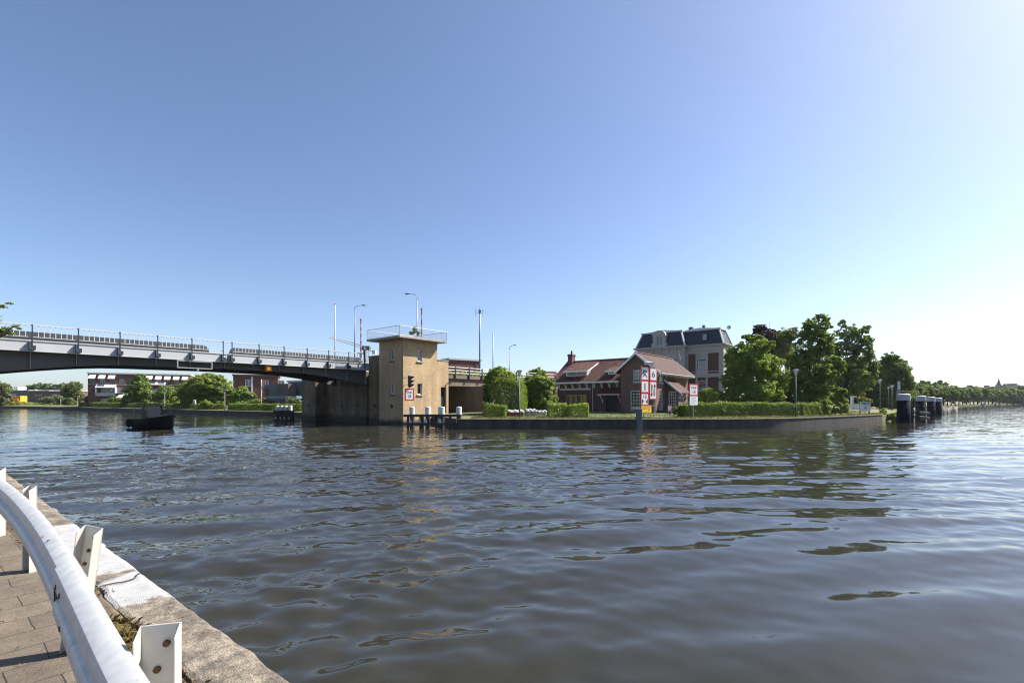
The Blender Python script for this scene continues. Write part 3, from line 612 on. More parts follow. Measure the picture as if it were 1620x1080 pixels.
# dirt strip between coping and paving, dry weeds in it
mb = MB()
for s in st:
    for k, d in enumerate((.35,.40,.54,.66)): mb.v.append((s,d,QZ-.03+(.018+.01*math.sin(s*7+k) if 0 < k < 3 else -.004)))
for i in range(len(st)-1):
    for j in range(3): mb.f.append((i*4+j,(i+1)*4+j,(i+1)*4+j+1,i*4+j+1)[::-1])
tag(mb.build('soil_strip', mat('dry_soil', (.16,.12,.075), .95, c2=(.07,.052,.033), nscale=9, bump=.8, bscale=40), loc=qroot_loc, rz=qrot), kind='structure')
nb = 16000; s = gq.uniform(-2,13,nb); cl = np.clip(np.sin(s*2.3)+.7*np.sin(s*5.1+1),-.6,2); keep = gq.uniform(0,1,nb) < .3+.5*cl; s = s[keep]; nb = len(s)
d = .46+gq.normal(0,.06,nb); P = np.stack([s,d,np.full(nb,QZ-.015)],1)
LDRY = leaf_mat('leaf_dry', (.16,.105,.04), (.40,.28,.11), (.35,.25,.09)); LW = leaf_mat('leaf_weed', (.20,.16,.06), (.44,.35,.15), (.42,.33,.13))
o = blades('dry_weeds', P, .04, .0016, LDRY, loc=qroot_loc, seed=8, rz=qrot, spread=1.1); tag(o, kind='stuff')
nb = 260; s = gq.normal(1.35,.24,nb); d = .46+gq.normal(0,.045,nb); P = np.stack([s,d,np.full(nb,QZ-.015)],1)
o = blades('weed_clump', P, .075, .0009, LW, loc=qroot_loc, seed=9, rz=qrot, spread=1.2); tag(o, kind='stuff')
jn = 700; s = gq.uniform(-1,9,jn); k_ = np.round(s/.30)*.30; P = np.stack([k_+gq.normal(0,.006,jn), gq.uniform(.5,3.5,jn), np.full(jn,QZ-.012)],1)
o = blades('joint_weeds', P, .022, .002, LDRY, loc=qroot_loc, seed=10, rz=qrot, spread=1.3); tag(o, kind='stuff')
# guard rail, swept along a slightly buckled line
mroot = empty('guard_rail', (-3,3.2,QZ), 0, 'white painted steel guard rail with a buckled beam along the quay edge', 'guard rail')
edge_px = [(237,1080),(219,1050),(182,980),(136,915),(107,860),(91,840),(65,808),(42,785),(22,768),(0,754)]
RT = QZ+.735
top = []
for px, py in edge_px:
    Y = (CH-RT)*F/(py-H0); top.append(Vector((X(px,Y),Y,0)))
d0 = Vector((.76,-.65,0)); top = [top[0]+d0*k for k in (3.2,1.6,.5)]+top; d1 = Vector((-.80,.60,0)); top = top+[top[-1]+d1*k for k in (1.2,2.6,4.6,7,10,14,20)]
# smooth the measured line
for _ in range(3): top = [top[0]]+[(top[i-1]+top[i]*2+top[i+1])/4 for i in range(1,len(top)-1)]+[top[-1]]
fine = []
for i in range(len(top)-1):
    for k in range(4):
        t_ = k/4; p0,p1,p2,p3 = top[max(i-1,0)],top[i],top[i+1],top[min(i+2,len(top)-1)]
        fine.append(.5*((2*p1)+(p2-p0)*t_+(2*p0-5*p1+4*p2-p3)*t_*t_+(3*p1-p0-3*p2+p3)*t_**3))
top = fine+[top[-1]]
prof_w = [(.0,0),(.010,.005),(.035,0),(.074,-.026),(.083,-.048),(.083,-.105),(.072,-.122),(.03,-.148),(.03,-.168),(.072,-.194),(.083,-.212),(.083,-.262),(.074,-.284),(.045,-.30),(.006,-.316)]
def sweep_rail(path, prof_, thick=.004):
    rings = []
    for i, p_ in enumerate(path):
        d = (path[min(i+1,len(path)-1)]-path[max(i-1,0)]).normalized(); inn = Vector((-d.y,d.x,0))
        if inn.dot(-QN) < 0: inn = -inn
        front = [p_+inn*a+Vector((0,0,RT+b)) for a, b in prof_]; back = [p_+inn*(a-thick*1.2)+Vector((0,0,RT+b-thick*.6)) for a, b in prof_]
        rings.append([q-Vector((-3,3.2,QZ)) for q in front+back[::-1]])
    return MB().loft(rings)
rail_white = mat('rail_white', (.62,.615,.60), .38, c2=(.53,.525,.51), nscale=2.2, namt=.6)
n, l, p = nodes(rail_white)                          # scuffs, chips and rust specks
tc = n.new('ShaderNodeTexCoord'); mp = n.new('ShaderNodeMapping'); mp.inputs['Rotation'].default_value = (0,0,-qrot); l.new(tc.outputs['Object'], mp.inputs[0])
mp2 = n.new('ShaderNodeMapping'); mp2.inputs['Scale'].default_value = (6,30,30); l.new(mp.outputs[0], mp2.inputs[0])
t = n.new('ShaderNodeTexNoise'); t.inputs['Scale'].default_value = 1; t.inputs['Detail'].default_value = 9; t.inputs['Roughness'].default_value = .72; l.new(mp2.outputs[0], t.inputs[0])
r = n.new('ShaderNodeMapRange'); r.inputs['From Min'].default_value = .64; r.inputs['From Max'].default_value = .70; l.new(t.outputs['Fac'], r.inputs[0])
old = p.inputs['Base Color'].links[0].from_socket; mx = n.new('ShaderNodeMix'); mx.data_type = 'RGBA'; l.new(r.outputs[0], mx.inputs[0]); l.new(old, mx.inputs[6]); mx.inputs[7].default_value = (.22,.14,.09,1)
t5 = n.new('ShaderNodeTexNoise'); t5.inputs['Scale'].default_value = 14; t5.inputs['Detail'].default_value = 6; l.new(tc.outputs['Object'], t5.inputs[0])
r5 = n.new('ShaderNodeMapRange'); r5.inputs['From Min'].default_value = .35; r5.inputs['From Max'].default_value = .75; r5.inputs['To Min'].default_value = .80; r5.inputs['To Max'].default_value = 1.06; l.new(t5.outputs['Fac'], r5.inputs[0])
m5 = n.new('ShaderNodeMix'); m5.data_type = 'RGBA'; m5.blend_type = 'MULTIPLY'; m5.inputs[0].default_value = 1; l.new(mx.outputs[2], m5.inputs[6]); l.new(r5.outputs[0], m5.inputs[7]); l.new(m5.outputs[2], p.inputs['Base Color'])
# two beam lengths that overlap with bolts at the lap
def at_px(px_):
    return min(range(len(top)), key=lambda i: abs((top[i].x/top[i].y*F+810)-px_) if top[i].y > .2 else 1e9)
lap = at_px(118)
sweep_rail(top[:lap+1], [(a+.011,b+.005) for a,b in prof_w]).build('beam', rail_white, mroot, smooth=True)
sweep_rail(top[lap-3:], prof_w).build('beam', rail_white, mroot, smooth=True)
for o in [c for c in mroot.children]:
    e = o.modifiers.new('edge', 'EDGE_SPLIT'); e.split_angle = R(24)
M['rust'] = mat('rust', (.10,.045,.02), .9)
post_paint = mat('post_paint', (.52,.505,.47), .5, c2=(.36,.335,.285), nscale=5, namt=.5, detail=9)
for i_, (a, b) in [(lap-2,(.088,-.075)),(lap-2,(.088,-.235)),(lap-1,(.088,-.075)),(lap+4,(.05,-.02)),(lap+5,(.06,-.03))]:
    p_ = top[i_]; d = (top[i_+1]-top[i_-1]).normalized(); inn = Vector((-d.y,d.x,0)); inn = inn if inn.dot(-QN) > 0 else -inn
    c = p_+inn*(a+.004)+Vector((0,0,RT+b))-Vector((-3,3.2,QZ)); MB().tube([c-inn*.012, c+inn*.006], .014, 8).build('bolt', M['rust'], mroot)
# posts: steel channels standing behind the beam, open towards the paving
def post_mesh(h=.80, w=.13, d_=.06, t_=.006):
    mb = MB(); mb.box(-w/2,w/2,0,t_,-.12,h)
    for x0_ in (-w/2, w/2-t_): mb.prism([(t_,-.12),(d_,-.12),(d_,h-.035),(t_,h)],'x',x0_,x0_+t_)
    return mb
posts = [(-1.27,1.74,0,.80),(-2.80,3.06,-.10,.80),(-4.53,4.60,0,.80),(-6.26,5.99,0,.80),(-8.0,7.4,0,.8),(-9.75,8.8,0,.8),(-11.6,10.2,0,.8),(-13.5,11.7,0,.8),(.3,.45,0,.8)]
pm = post_mesh(); first = None; post_list = []
for i, (x, y, lean, h) in enumerate(posts):
    if first is None:
        o = first = pm.build('post', post_paint, mroot, bevel=.003)
    else: o = first.copy(); COL.objects.link(o); o.parent = mroot
    post_list.append(o)
    k = min(top, key=lambda q: (q-Vector((x,y,0))).length)
    i_ = top.index(k); d = (top[min(i_+1,len(top)-1)]-top[max(i_-1,0)]).normalized()
    out_ = QN*.085
    o.location = k+out_+Vector((0,0,0))-Vector((-3,3.2,0)); o.rotation_euler = (0, 0, math.atan2(d.y,d.x)+(1.0 if i == 0 else .25))
    if lean: o.rotation_euler = (0, R(-9), math.atan2(d.y,d.x)+.6)
    for bz in (.73,.62,.5):
        pass
for i, (x, y, lean, h) in enumerate(posts[:4]):
    o = post_list[i]
    Mx = Matrix.Translation(o.location) @ o.rotation_euler.to_matrix().to_4x4()
    for bx_, bz in ((-.02,.73),(.01,.64),(.025,.55)):
        MB().tube([Mx @ Vector((bx_,.004,bz)), Mx @ Vector((bx_,.015,bz))], .012, 8).build('bolt', M['rust'], mroot)
# old mooring line lying over the coping
cr = MB(); pts = []
for k in range(22):
    t_ = k/21; pts.append(Q(2.6+.22*t_*t_+.05*math.sin(t_*7), -.42+.41*t_+.012*math.sin(t_*19), QZ+.012+(.04*max(0,.15-t_) if t_ < .15 else 0)-(.05*max(0,t_-.93)/.07 if t_ > .93 else 0)))
cr.tube(pts, .006, 6)
tag(cr.build('cord', mat('cord', (.07,.06,.05), .9), smooth=True), 'thin dark cord lying across the white painted quay coping', 'cord')

# ------------------------------------------------------------------ bridge (local frame of the tower corner: x to the right and nearer, y across the canal and away)
T0 = Vector((-11.7, 52.0, 0))
def TL(x, y, z=0): return T0+Vector((.772*x+.636*y, -.636*x+.772*y, z))
broot = empty('bascule_bridge', T0, ROT, 'grey steel double leaf road bridge over the canal with white fascia and bar railing', 'bridge')
XN, XF = -6.6, -15.6                       # near and far edge of the deck
JY = -14.9                                 # joint between the two leaves
def leaf_part(y0, y1, sgn):
    """one leaf from the pier (y0) to the joint (y1)"""
    L = abs(y1-y0)
    def zb(y):                             # underside of the main girders: deep at the pier, shallow at the tip
        t_ = min(1, abs(y-y1)/L); return 5.72-.16*t_-1.0*max(0,(t_-.45)/.55)**1.5
    ysn = np.linspace(y0, y1, 13)
    for gx in (-7.9, -14.3):
        web = MB(); web.prism([(y, zb(y)) for y in ysn]+[(y1,6.3),(y0,6.3)], 'x', gx-.02, gx+.02); wo = web.build('main_girder', M['girder'], broot)
        fl = MB(); fl.loft([[(gx-.22,y,zb(y)-.05),(gx+.22,y,zb(y)-.05),(gx+.22,y,zb(y)),(gx-.22,y,zb(y))] for y in ysn]); fl.build('bottom_flange', M['girder'], wo)
        n_ = int(L/2.5)
        for i in range(n_+1):
            y = y0+(y1-y0)*(i+.02)/(n_+.04); MB().box(gx+.02,gx+.2,y-.015,y+.015,zb(y)+.01,6.28).build('stiffener', M['pale_grey_steel'] if gx > -10 else M['girder'], wo)
    cbm = MB()
    for y in np.arange(min(y0,y1)+1.2, max(y0,y1), 2.5):
        cbm.box(-14.26,-7.94,y-.012,y+.012,zb(y)+.25,6.3); cbm.box(-14.26,-7.94,y-.12,y+.12,zb(y)+.2,zb(y)+.248)
    cbm.build('cross_beam', M['dark_steel'], broot)
    dg = MB()
    yy = np.arange(min(y0,y1)+1.2, max(y0,y1)-2.4, 2.5)
    for i, y in enumerate(yy):
        a = (-8.1,y,zb(y)+.12); b = (-14.1,y+2.5,zb(y+2.5)+.12)
        dg.bar(a, ((a[0]+b[0])/2,(a[1]+b[1])/2,(a[2]+b[2])/2), .14, .1)
    dg.build('wind_bracing', M['girder'], broot)
    a_, b_ = min(y0,y1), max(y0,y1)
    MB().box(XF+.2,XN-.32,a_,b_,6.32,6.92).build('deck', M['dark_steel'], broot)
    MB().box(XF+.2,XN-.3,a_,b_,6.924,6.98).build('road_surface', M['asphalt'], broot)
    for ex in (XN, XF):
        f_ = MB(); f_.box(ex-.28 if ex == XN else ex, ex if ex == XN else ex+.28, a_, b_, 6.22, 6.90)
        f_.box(ex-.36 if ex == XN else ex-.06, ex+.06 if ex == XN else ex+.36, a_, b_, 6.902, 6.99)
        f_.box(ex-.30 if ex == XN else ex-.05, ex+.05 if ex == XN else ex+.30, a_, b_, 6.17, 6.218)
        f_.build('fascia', M['pale_grey_steel'], broot, bevel=.01)
leaf_part(0.6, JY+.06, 1); leaf_part(-30.4, JY-.06, -1)
panel = post0 = None; bay = 2.5
def railing_bay(y, L, mk=True):
    r_ = MB(); r_.box(XN-.10,XN-.0,y,y+L,8.04,8.13); r_.box(XN-.075,XN-.025,y,y+L,7.20,7.24)
    n_ = int(round(L/.29))
    for i in range(1, n_): yy = y+L*i/n_; r_.box(XN-.062,XN-.038,yy-.02,yy+.02,7.24,8.06)
    return r_.build('railing_panel', M['zinc'], broot)
ylist = [-27.8+2.5*k for k in range(-3,6)]+[-14.55+2.42*k for k in range(0,6)]
for i, y in enumerate(ylist):
    po = MB(); po.box(XN+.0,XN+.075,y-.035,y+.035,6.55,8.12); po.box(XN-.10,XN+.0,y-.03,y+.03,8.0,8.05); o = po.build('railing_post', M['blue_black'], broot)
    br_ = MB(); br_.box(XN+.002,XN+.24,y-.115,y+.17,6.30,6.60); br_.prism([(XN+.002,6.24),(XN+.40,6.30),(XN+.30,6.80),(XN+.002,6.9)],'y',y-.18,y-.12); br_.build('bracket', M['blue_black'], o)
    y2 = ylist[i+1] if i+1 < len(ylist) else .1
    if y2-y < 1: railing_bay(y+.06, y2-y-.12)
    else: railing_bay(y+.02, y2-y-.04)
for y0_, y1_ in ((-36,JY-1.0),(JY+.75,.4)):       # crash barrier between footway and road, rounded at its free ends
    cb_ = MB()
    cb_.loft([[(XN-1.75,y,7.12),(XN-1.68,y,7.12),(XN-1.66,y,7.4),(XN-1.68,y,zt),(XN-1.75,y,zt)] for y, zt in ((y0_,7.3),(y0_+.12,7.6),(y0_+.4,7.76),(y1_-.4,7.76),(y1_-.12,7.6),(y1_,7.3))])
    o = cb_.build('crash_barrier', M['grey_barrier'], broot)
    ps = MB()
    for y in np.arange(y0_+1, y1_, 2.5): ps.box(XN-1.82,XN-1.755,y-.13,y+.13,6.98,7.78)
    ps.build('barrier_post', M['zinc'], o)
# inspection frame hung under the fascia and the amber passage light
fr_ = MB(); y0_, y1_ = -17.15,-20.95+1.0
ya, yb = -18.9, -16.25; xk = -6.52
for z in (5.50,6.10): fr_.box(xk-.05,xk+.05,ya,yb,z-.045,z+.045)
for y in (ya,yb): fr_.box(xk-.048,xk+.048,y-.05,y+.05,5.46,6.15)
fr_.build('hanging_frame', M['galv'], broot, bevel=.006)
sg = MB(); sg.box(-7.4,-7.34,-11.2,-10.56,5.60,6.12); so = sg.build('passage_board', M['orange'], broot)
lampm = mat('amber_light', (.9,.35,.02), .4); n, l, p = nodes(lampm); p.inputs['Emission Color'].default_value = (1,.42,.03,1); p.inputs['Emission Strength'].default_value = .2
lm = MB(); lm.lathe([(.001,0),(.17,0),(.15,.06),(.08,.1),(.001,.11)], n=14)
lo = lm.build('amber_lamp', lampm, so, smooth=True); lo.location = (-7.34,-10.88,5.86); lo.rotation_euler = (0,R(90),0)

# piers
pr = empty('bridge_pier', T0, ROT, 'yellow brown brick pier in shade carrying the bridge beside the tower', 'pier')
mb = MB(); mb.prism([(-4.33,.25),(-6.7,.25),(-6.7,1.6),(-8.3,1.6),(-8.3,1.0),(-15.3,1.0),(-15.3,1.5),(-18.4,1.5),(-18.4,.0),(-22,.0),(-22,9),(-4.33,9)],'z',-1.5,6.15); 
mb.build('pier_body', M['yellow_brick_old_shaded'], pr)
mb = MB(); mb.box(-6.702,-4.33,.248,2.4,6.152,7.75); mb.build('end_pillar', M['yellow_brick_old_shaded'], pr)
MB().box(-6.76,-4.33,.19,2.46,7.752,7.86).build('coping', M['concrete'], pr)
mb = MB(); mb.box(-22,-18.4,0,3,6.152,6.9); mb.build('end_pillar', M['yellow_brick_old_shaded'], pr)
for x, y in ((-5.5,.25),(-10.0,1.0),(-13.6,1.0),(-20.1,0)):
    for dx, dz in ((0,0),(.21,0),(-.21,0),(0,.21),(0,-.21)):
        pass
    mb = MB()
    for dx, dz in ((0,.15),(.15,0),(-.15,0),(0,-.15)): mb.obox((x+dx,y-.01,2.05+dz),(.17,.06,.17),0,R(45))
    mb.build('brick_ornament', M['black_timber'], pr)
ab = empty('bridge_abutment', T0, ROT, 'brick abutment on the near bank carrying the other end of the bridge', 'pier')
MB().box(-21,-5.5,-40,-31.2,-1.5,6.0).build('pier_body', M['yellow_brick_old_shaded'], ab)
MB().box(-15.6,-6.6,-60,-31.0,6.05,6.9).build('deck', M['concrete'], ab)

# ------------------------------------------------------------------ bridge keeper's tower
tw = empty('bridge_tower', T0, ROT, 'square yellow brick bridge keeper tower with flat overhanging roof and roof railing', 'tower')
W1, D1, ZT = 4.33, 4.85, 9.28
def window_unit(parent, O, U, N, u0, u1, z0, z1, depth, frame_m, pane_m, fw=.07, bars=(0,0), sill=None, sillm=None, lintel=False, nm='window'):
    """frame, bars and pane set back in an opening; everything a child chain window > pane, sill"""
    O = Vector(O); U = Vector(U); N = Vector(N); Z = Vector((0,0,1)); c = O-N*(depth-.03)
    f_ = MB()
    def bar_(ua, ub, za, zb, t=.05): 
        a = c+U*ua+Z*za; b = c+U*ub+Z*zb
        pts = [a, c+U*ub+Z*za, b, c+U*ua+Z*zb]; q = [p_+N*t*.5 for p_ in pts]+[p_-N*t*.5 for p_ in pts]
        f_.add(q, [(0,1,2,3),(7,6,5,4),(0,4,5,1),(1,5,6,2),(2,6,7,3),(3,7,4,0)])
    bar_(u0,u0+fw,z0,z1); bar_(u1-fw,u1,z0,z1); bar_(u0+fw,u1-fw,z1-fw,z1); bar_(u0+fw,u1-fw,z0,z0+fw)
    for i in range(bars[0]): u = u0+(u1-u0)*(i+1)/(bars[0]+1); bar_(u-.02,u+.02,z0+fw,z1-fw,.035)
    for i in range(bars[1]): z = z0+(z1-z0)*(i+1)/(bars[1]+1); bar_(u0+fw,u1-fw,z-.02,z+.02,.03)
    wo = f_.build(nm, frame_m, parent)
    pn = MB(); b_ = c-N*.012; pn.add([b_+U*u0+Z*z0, b_+U*u1+Z*z0, b_+U*u1+Z*z1, b_+U*u0+Z*z1], [(0,1,2,3)])
    pn.build('pane', pane_m, wo)
    if sill:
        s_ = MB(); a = O+U*(u0-sill)+Z*(z0-.14); k = u1-u0+2*sill
        q = []
        for zz in (0,.13):
            q += [a-N*.1+Z*zz, a+U*k-N*.1+Z*zz, a+U*k+N*.12+Z*(zz-.02), a+N*.12+Z*(zz-.02)]
        s_.add(q, [(0,1,2,3),(7,6,5,4),(0,4,5,1),(1,5,6,2),(2,6,7,3),(3,7,4,0)]); s_.build('sill', sillm or M['concrete'], wo)
    return wo
ux, uy = Vector((1,0,0)), Vector((0,1,0))
wl = MB()
ops_r = [(1.95,2.62,7.05,8.27),(1.95,2.62,3.35,4.6)]
ops_l = [(2.1,2.8,7.05,8.27),(2.1,2.8,3.35,4.6)]
wl.holes((0,0,-1.5),uy,ux,D1,ZT+1.5,[(a,b,c+1.5,d+1.5) for a,b,c,d in ops_r],.2)
wl.holes((-W1,0,-1.5),ux,-uy,W1,ZT+1.5,[(a,b,c+1.5,d+1.5) for a,b,c,d in ops_l],.2)
wl.holes((-W1,D1,-1.5),ux,uy,W1,ZT+1.5,[],.2); wl.holes((-W1,0,-1.5),uy,-ux,D1,ZT+1.5,[],.2)
wl.build('wall', M['yellow_brick'], tw)
for a,b,c,d in ops_r: window_unit(tw,(0,0,0),uy,ux,a,b,c,d,.2,M['white_wood'],M['glass'],.09,sill=.1)
for a,b,c,d in ops_l: window_unit(tw,(-W1,0,0),ux,-uy,a,b,c,d,.2,M['white_wood'],M['glass'],.09,sill=.06,sillm=M['dark_brick'])
mb = MB()
for dx, dz in ((0,.15),(.15,0),(-.15,0),(0,-.15)): mb.obox((-2.0+dx,-.01,2.05+dz),(.17,.06,.17),0,R(45))
mb.build('brick_ornament', M['black_timber'], tw)
ro = MB(); ro.box(-W1-.6,1.0,-1.25,D1+.62,ZT+.002,ZT+.24); ro.build('roof_slab', M['concrete'], tw, bevel=.02)
rx0, rx1, ry0, ry1 = -W1-.55, .95, -1.2, D1+.57; zr = ZT+.24
for (a, b) in (((rx0,ry0),(rx1,ry0)),((rx1,ry0),(rx1,ry1)),((rx1,ry1),(rx0,ry1)),((rx0,ry1),(rx0,ry0))):
    rr = MB(); A = Vector((*a,0)); B = Vector((*b,0)); L = (B-A).length; d = (B-A)/L
    rr.tube([A+Vector((0,0,zr+1.0)), B+Vector((0,0,zr+1.0))], .024, 6); rr.bar(A+Vector((0,0,zr+.1)), B+Vector((0,0,zr+.1)), .02)
    rr.tube([A+Vector((0,0,zr)), A+Vector((0,0,zr+1.0))], .024, 6)
    n_ = int(L/.13)
    for i in range(1,n_): p_ = A+d*(L*i/n_); rr.box(p_.x-.006,p_.x+.006,p_.y-.006,p_.y+.006,zr+.1,zr+1.0)
    rr.build('roof_railing', M['galv'], tw)
ax = MB()     # lower annex with the door
ops_d = [(D1+.55,D1+1.5,1.25+1.5,4.35+1.5)]
ax.holes((-.002,D1,-1.5),uy,ux,1.75,7.3+1.5,[(.55,1.42,1.2+1.5,4.25+1.5)],.32)
ax.holes((-3.2,D1+1.75,-1.5),ux,uy,3.198,8.8,[],.2); ax.holes((-3.2,D1,-1.5),uy,-ux,1.75,8.8,[],.2)
ax.build('annex_wall', M['yellow_brick'], tw)
MB().box(-3.25,.05,D1+.002,D1+1.81,7.302,7.40).build('annex_coping', M['concrete'], tw)
do = MB(); do.box(-.30,-.26,D1+.58,D1+1.39,1.2,3.05); do.box(-.28,-.24,D1+.55,D1+1.42,3.05,3.16); dor = do.build('door', mat('door_blue', (.03,.055,.075), .45), tw)
MB().box(-.32,-.29,D1+.58,D1+1.39,3.16,4.25).build('fanlight', M['glass'], dor)
MB().box(-.26,-.22,D1+.66,D1+.70,2.1,2.22).build('handle', M['galv'], dor)
lmp = MB(); lmp.tube([(.0,D1+1.55,4.75),(.16,D1+1.55,4.75)],.02); lmp.lathe([(.001,.1),(.09,.05),(.08,-.1),(.001,-.12)],(.16,D1+1.55,4.72),10); lmp.build('wall_lamp', M['blue_black'], tw)
# plant tub on the roof
sh = shrub('roof_plant', 'small green bush growing on the flat roof of the bridge tower', 'bush', 655, 54.5, ZT+.24, [(651,527,4,4),(656,522,3.5,7),(661,527,4,4)], 'mid', .16, 1.2, seed=31)
# signal lights for boats and the round plate at the end of the railing
def loc_dir(px, Y): return Vector((X(px,Y),Y,0))
sl = empty('signal_light', (X(648.5,51.6), 51.6, 4.1), R(50), 'black three lamp shipping signal with hoods bracketed to the sunny tower wall', 'signal light')
b = MB(); b.box(-.16,.16,-.12,.16,0,1.24); b.build('housing', M['blue_black'], sl, bevel=.02)
b = MB(); b.bar((0,.1,.2),(-.1,.9,.2),.05); b.bar((0,.1,1.05),(-.1,.9,1.05),.05); b.bar((-.02,.02,0),(-.02,.02,-.12),.06); b.build('bracket', M['blue_black'], sl)
for k in range(3):
    z = .2+.41*k; h_ = MB()
    rings = []
    for t_ in (0,.5,1): rings.append([(.14*math.cos(a), -.12-.62*t_*(.35+.65*max(0,math.sin(a))), z+.0+.14*math.sin(a)-.04*t_) for a in np.linspace(-.5,math.pi+.5,9)])
    h_.loft(rings, close=False, caps=False); h_.loft([[(x,y,z_+.012) for x,y,z_ in r_] for r_ in rings], close=False, caps=False); h_.build('hood', M['blue_black'], sl)
    MB().lathe([(.001,0),(.12,0),(.1,.02),(.001,.03)], n=12).build('lens', M['glass'], sl).location = (0,-.13,z); sl.children[-1].rotation_euler = (R(90),0,0)
rd = empty('railing_disc', TL(-6.45,-.55,8.05), ROT+R(-25), 'dark round signal plate on posts at the tower end of the bridge railing', 'signal')
b = MB(); b.lathe([(.001,-.05),(.50,-.05),(.52,0),(.50,.05),(.001,.05)], n=20); o = b.build('disc', M['blue_black'], rd); o.rotation_euler = (R(90),0,0); o.location = (0,0,.35)
b = MB(); b.tube([(-.22,.06,-1.7),(-.22,.06,.3)],.06); b.tube([(.22,.06,-1.7),(.22,.06,.3)],.06); b.build('post', M['blue_black'], rd)

# ------------------------------------------------------------------ approach viaduct on the far side
ap = empty('approach_viaduct', T0, ROT, 'road approach with grass edge and tube railing on a brown abutment beyond the tower', 'bridge')
y0_, y1_ = D1+1.8, 44
b = MB(); b.prism([(-.45,5.35),(-.45,5.75),(-16,5.75),(-16,5.35)],'y',y0_,y1_); b.build('deck', M['concrete_brown'], ap)
MB().box(-1.6,-.7,y0_,y1_,4.45,5.348).build('edge_beam', M['concrete_brown'], ap)
MB().box(-15.5,-1.61,y0_,y1_,4.75,5.346).build('deck_underside', M['concrete_brown'], ap)
MB().box(-15.5,1.6,11.0,12.0,-.2,4.449).build('abutment_wall', M['concrete_brown'], ap)
MB().box(-16,-.7,y0_,y1_,5.752,5.80).build('road_surface', M['asphalt'], ap)
n_ = 900; gg = np.random.default_rng(44); P = np.stack([gg.uniform(-1.6,-.5,n_), gg.uniform(y0_,24,n_), 5.8+gg.uniform(0,.28,n_)],1)
blades('verge_grass', P, .45, .03, LF['yellow'], ap, seed=4)
b = MB()
for z in (6.72,6.36,6.02): b.box(-.40,-.34,y0_+.1,y1_,z-.035,z+.035)
b.build('railing', M['white_wood'], ap)
for y in np.arange(y0_+1.45, y1_, 2.35):
    MB().box(-.445,-.30,y-.07,y+.07,5.30,6.76).build('railing_post', M['blue_black'], ap)

# ------------------------------------------------------------------ masts, lamps and booms on and around the bridge
def street_lamp(px, Y, gz, top_py, arm_px, label, side, col='galv', curved=True):
    x = X(px,Y); zt = Zp(top_py,Y); root = empty('street_lamp', (x,Y,gz), 0, label, 'street lamp', 'tall road lamps near the bridge')
    h = zt-gz; a = X(arm_px,Y)-x
    po = MB(); po.tube([(0,0,0),(0,0,h*.45),(0,0,h*.93)],[.095,.08,.055],10); po.tube([(0,0,0),(0,0,1.1)],.12,10); po.build('pole', M[col], root, smooth=True)
    ar = MB(); s_ = 1 if a > 0 else -1; pts = [(0,0,h*.92),(0,0,h-.42),(s_*.07,0,h-.22),(s_*.33,0,h-.08),(s_*.45,0,h-.03),(a*.75,0,h)] if curved else [(0,0,h*.92),(0,0,h-.30),(s_*.05,0,h-.16),(s_*.16,0,h-.08),(a*.6,0,h+.02)]
    ar.tube(pts,.035,8); ar.build('arm', M[col], root, smooth=True)
    hd = MB(); hx = a*.7; hd.loft([[(hx,-.05,h-.03),(hx,.05,h-.03),(hx,.05,h+.06),(hx,-.05,h+.06)],[(hx+s_*.3,-.15,h-.06),(hx+s_*.3,.15,h-.06),(hx+s_*.3,.10,h+.08),(hx+s_*.3,-.10,h+.08)],[(a+s_*.12,-.10,h-.03),(a+s_*.12,.10,h-.03),(a+s_*.12,.06,h+.05),(a+s_*.12,-.06,h+.05)]])
    hd.build('lamp_head', M['dark_steel'], root); return root
street_lamp(561, 66, 6.9, 483, 577, 'grey road lamp on the bridge deck arching right beside a red and white boom', 1)
street_lamp(660, 63, 5.8, 465, 642, 'grey road lamp rising behind the tower roof with its arm reaching left', -1)
street_lamp(806, 70, 1.2, 546, 815, 'grey road lamp standing behind the ivy covered bushes right of the bridge', 1)
def mast(name, px, Y, gz, top_py, r, m, label, cat, extra=None):
    root = empty(name, (X(px,Y),Y,gz), 0, label, cat); h = Zp(top_py,Y)-gz
    b = MB(); b.tube([(0,0,0),(0,0,h*.5),(0,0,h)],[r,r*.9,r*.7],10); b.build('pole', M[m], root, smooth=True)
    return root, h
fm, h = mast('flagpole', 530, 62, 6.9, 482, .075, 'white_paint', 'bare white flagpole standing on the bridge deck left of the tower', 'flagpole')
MB().lathe([(.001,.2),(.09,.12),(.10,.05),(.06,0),(.001,0)],(0,0,h),10).build('finial', M['faded_red'], fm, smooth=True)
am, h = mast('antenna_mast', 759, 66, 5.8, 489, .11, 'galv', 'tall grey antenna mast with aerials beside the approach road', 'mast')
b = MB(); b.tube([(-.55,0,h-.45),(.45,0,h-.45)],.025); b.tube([(-.55,0,h-.85),(-.55,0,h+.1)],.03); b.tube([(.42,0,h-.8),(.42,0,h+.05)],.03); b.box(-.16,.16,-.12,.12,h-.5,h-.1); b.tube([(0,0,h),(0,0,h+.35)],.03); b.tube([(-.25,0,h-.65),(.25,0,h-.2)],.025)
b.build('aerial', M['galv'], am)
mast('steel_pole', 780, 68, 1.2, 526, .085, 'galv', 'plain thin steel pole standing among bushes right of the antenna mast', 'pole')
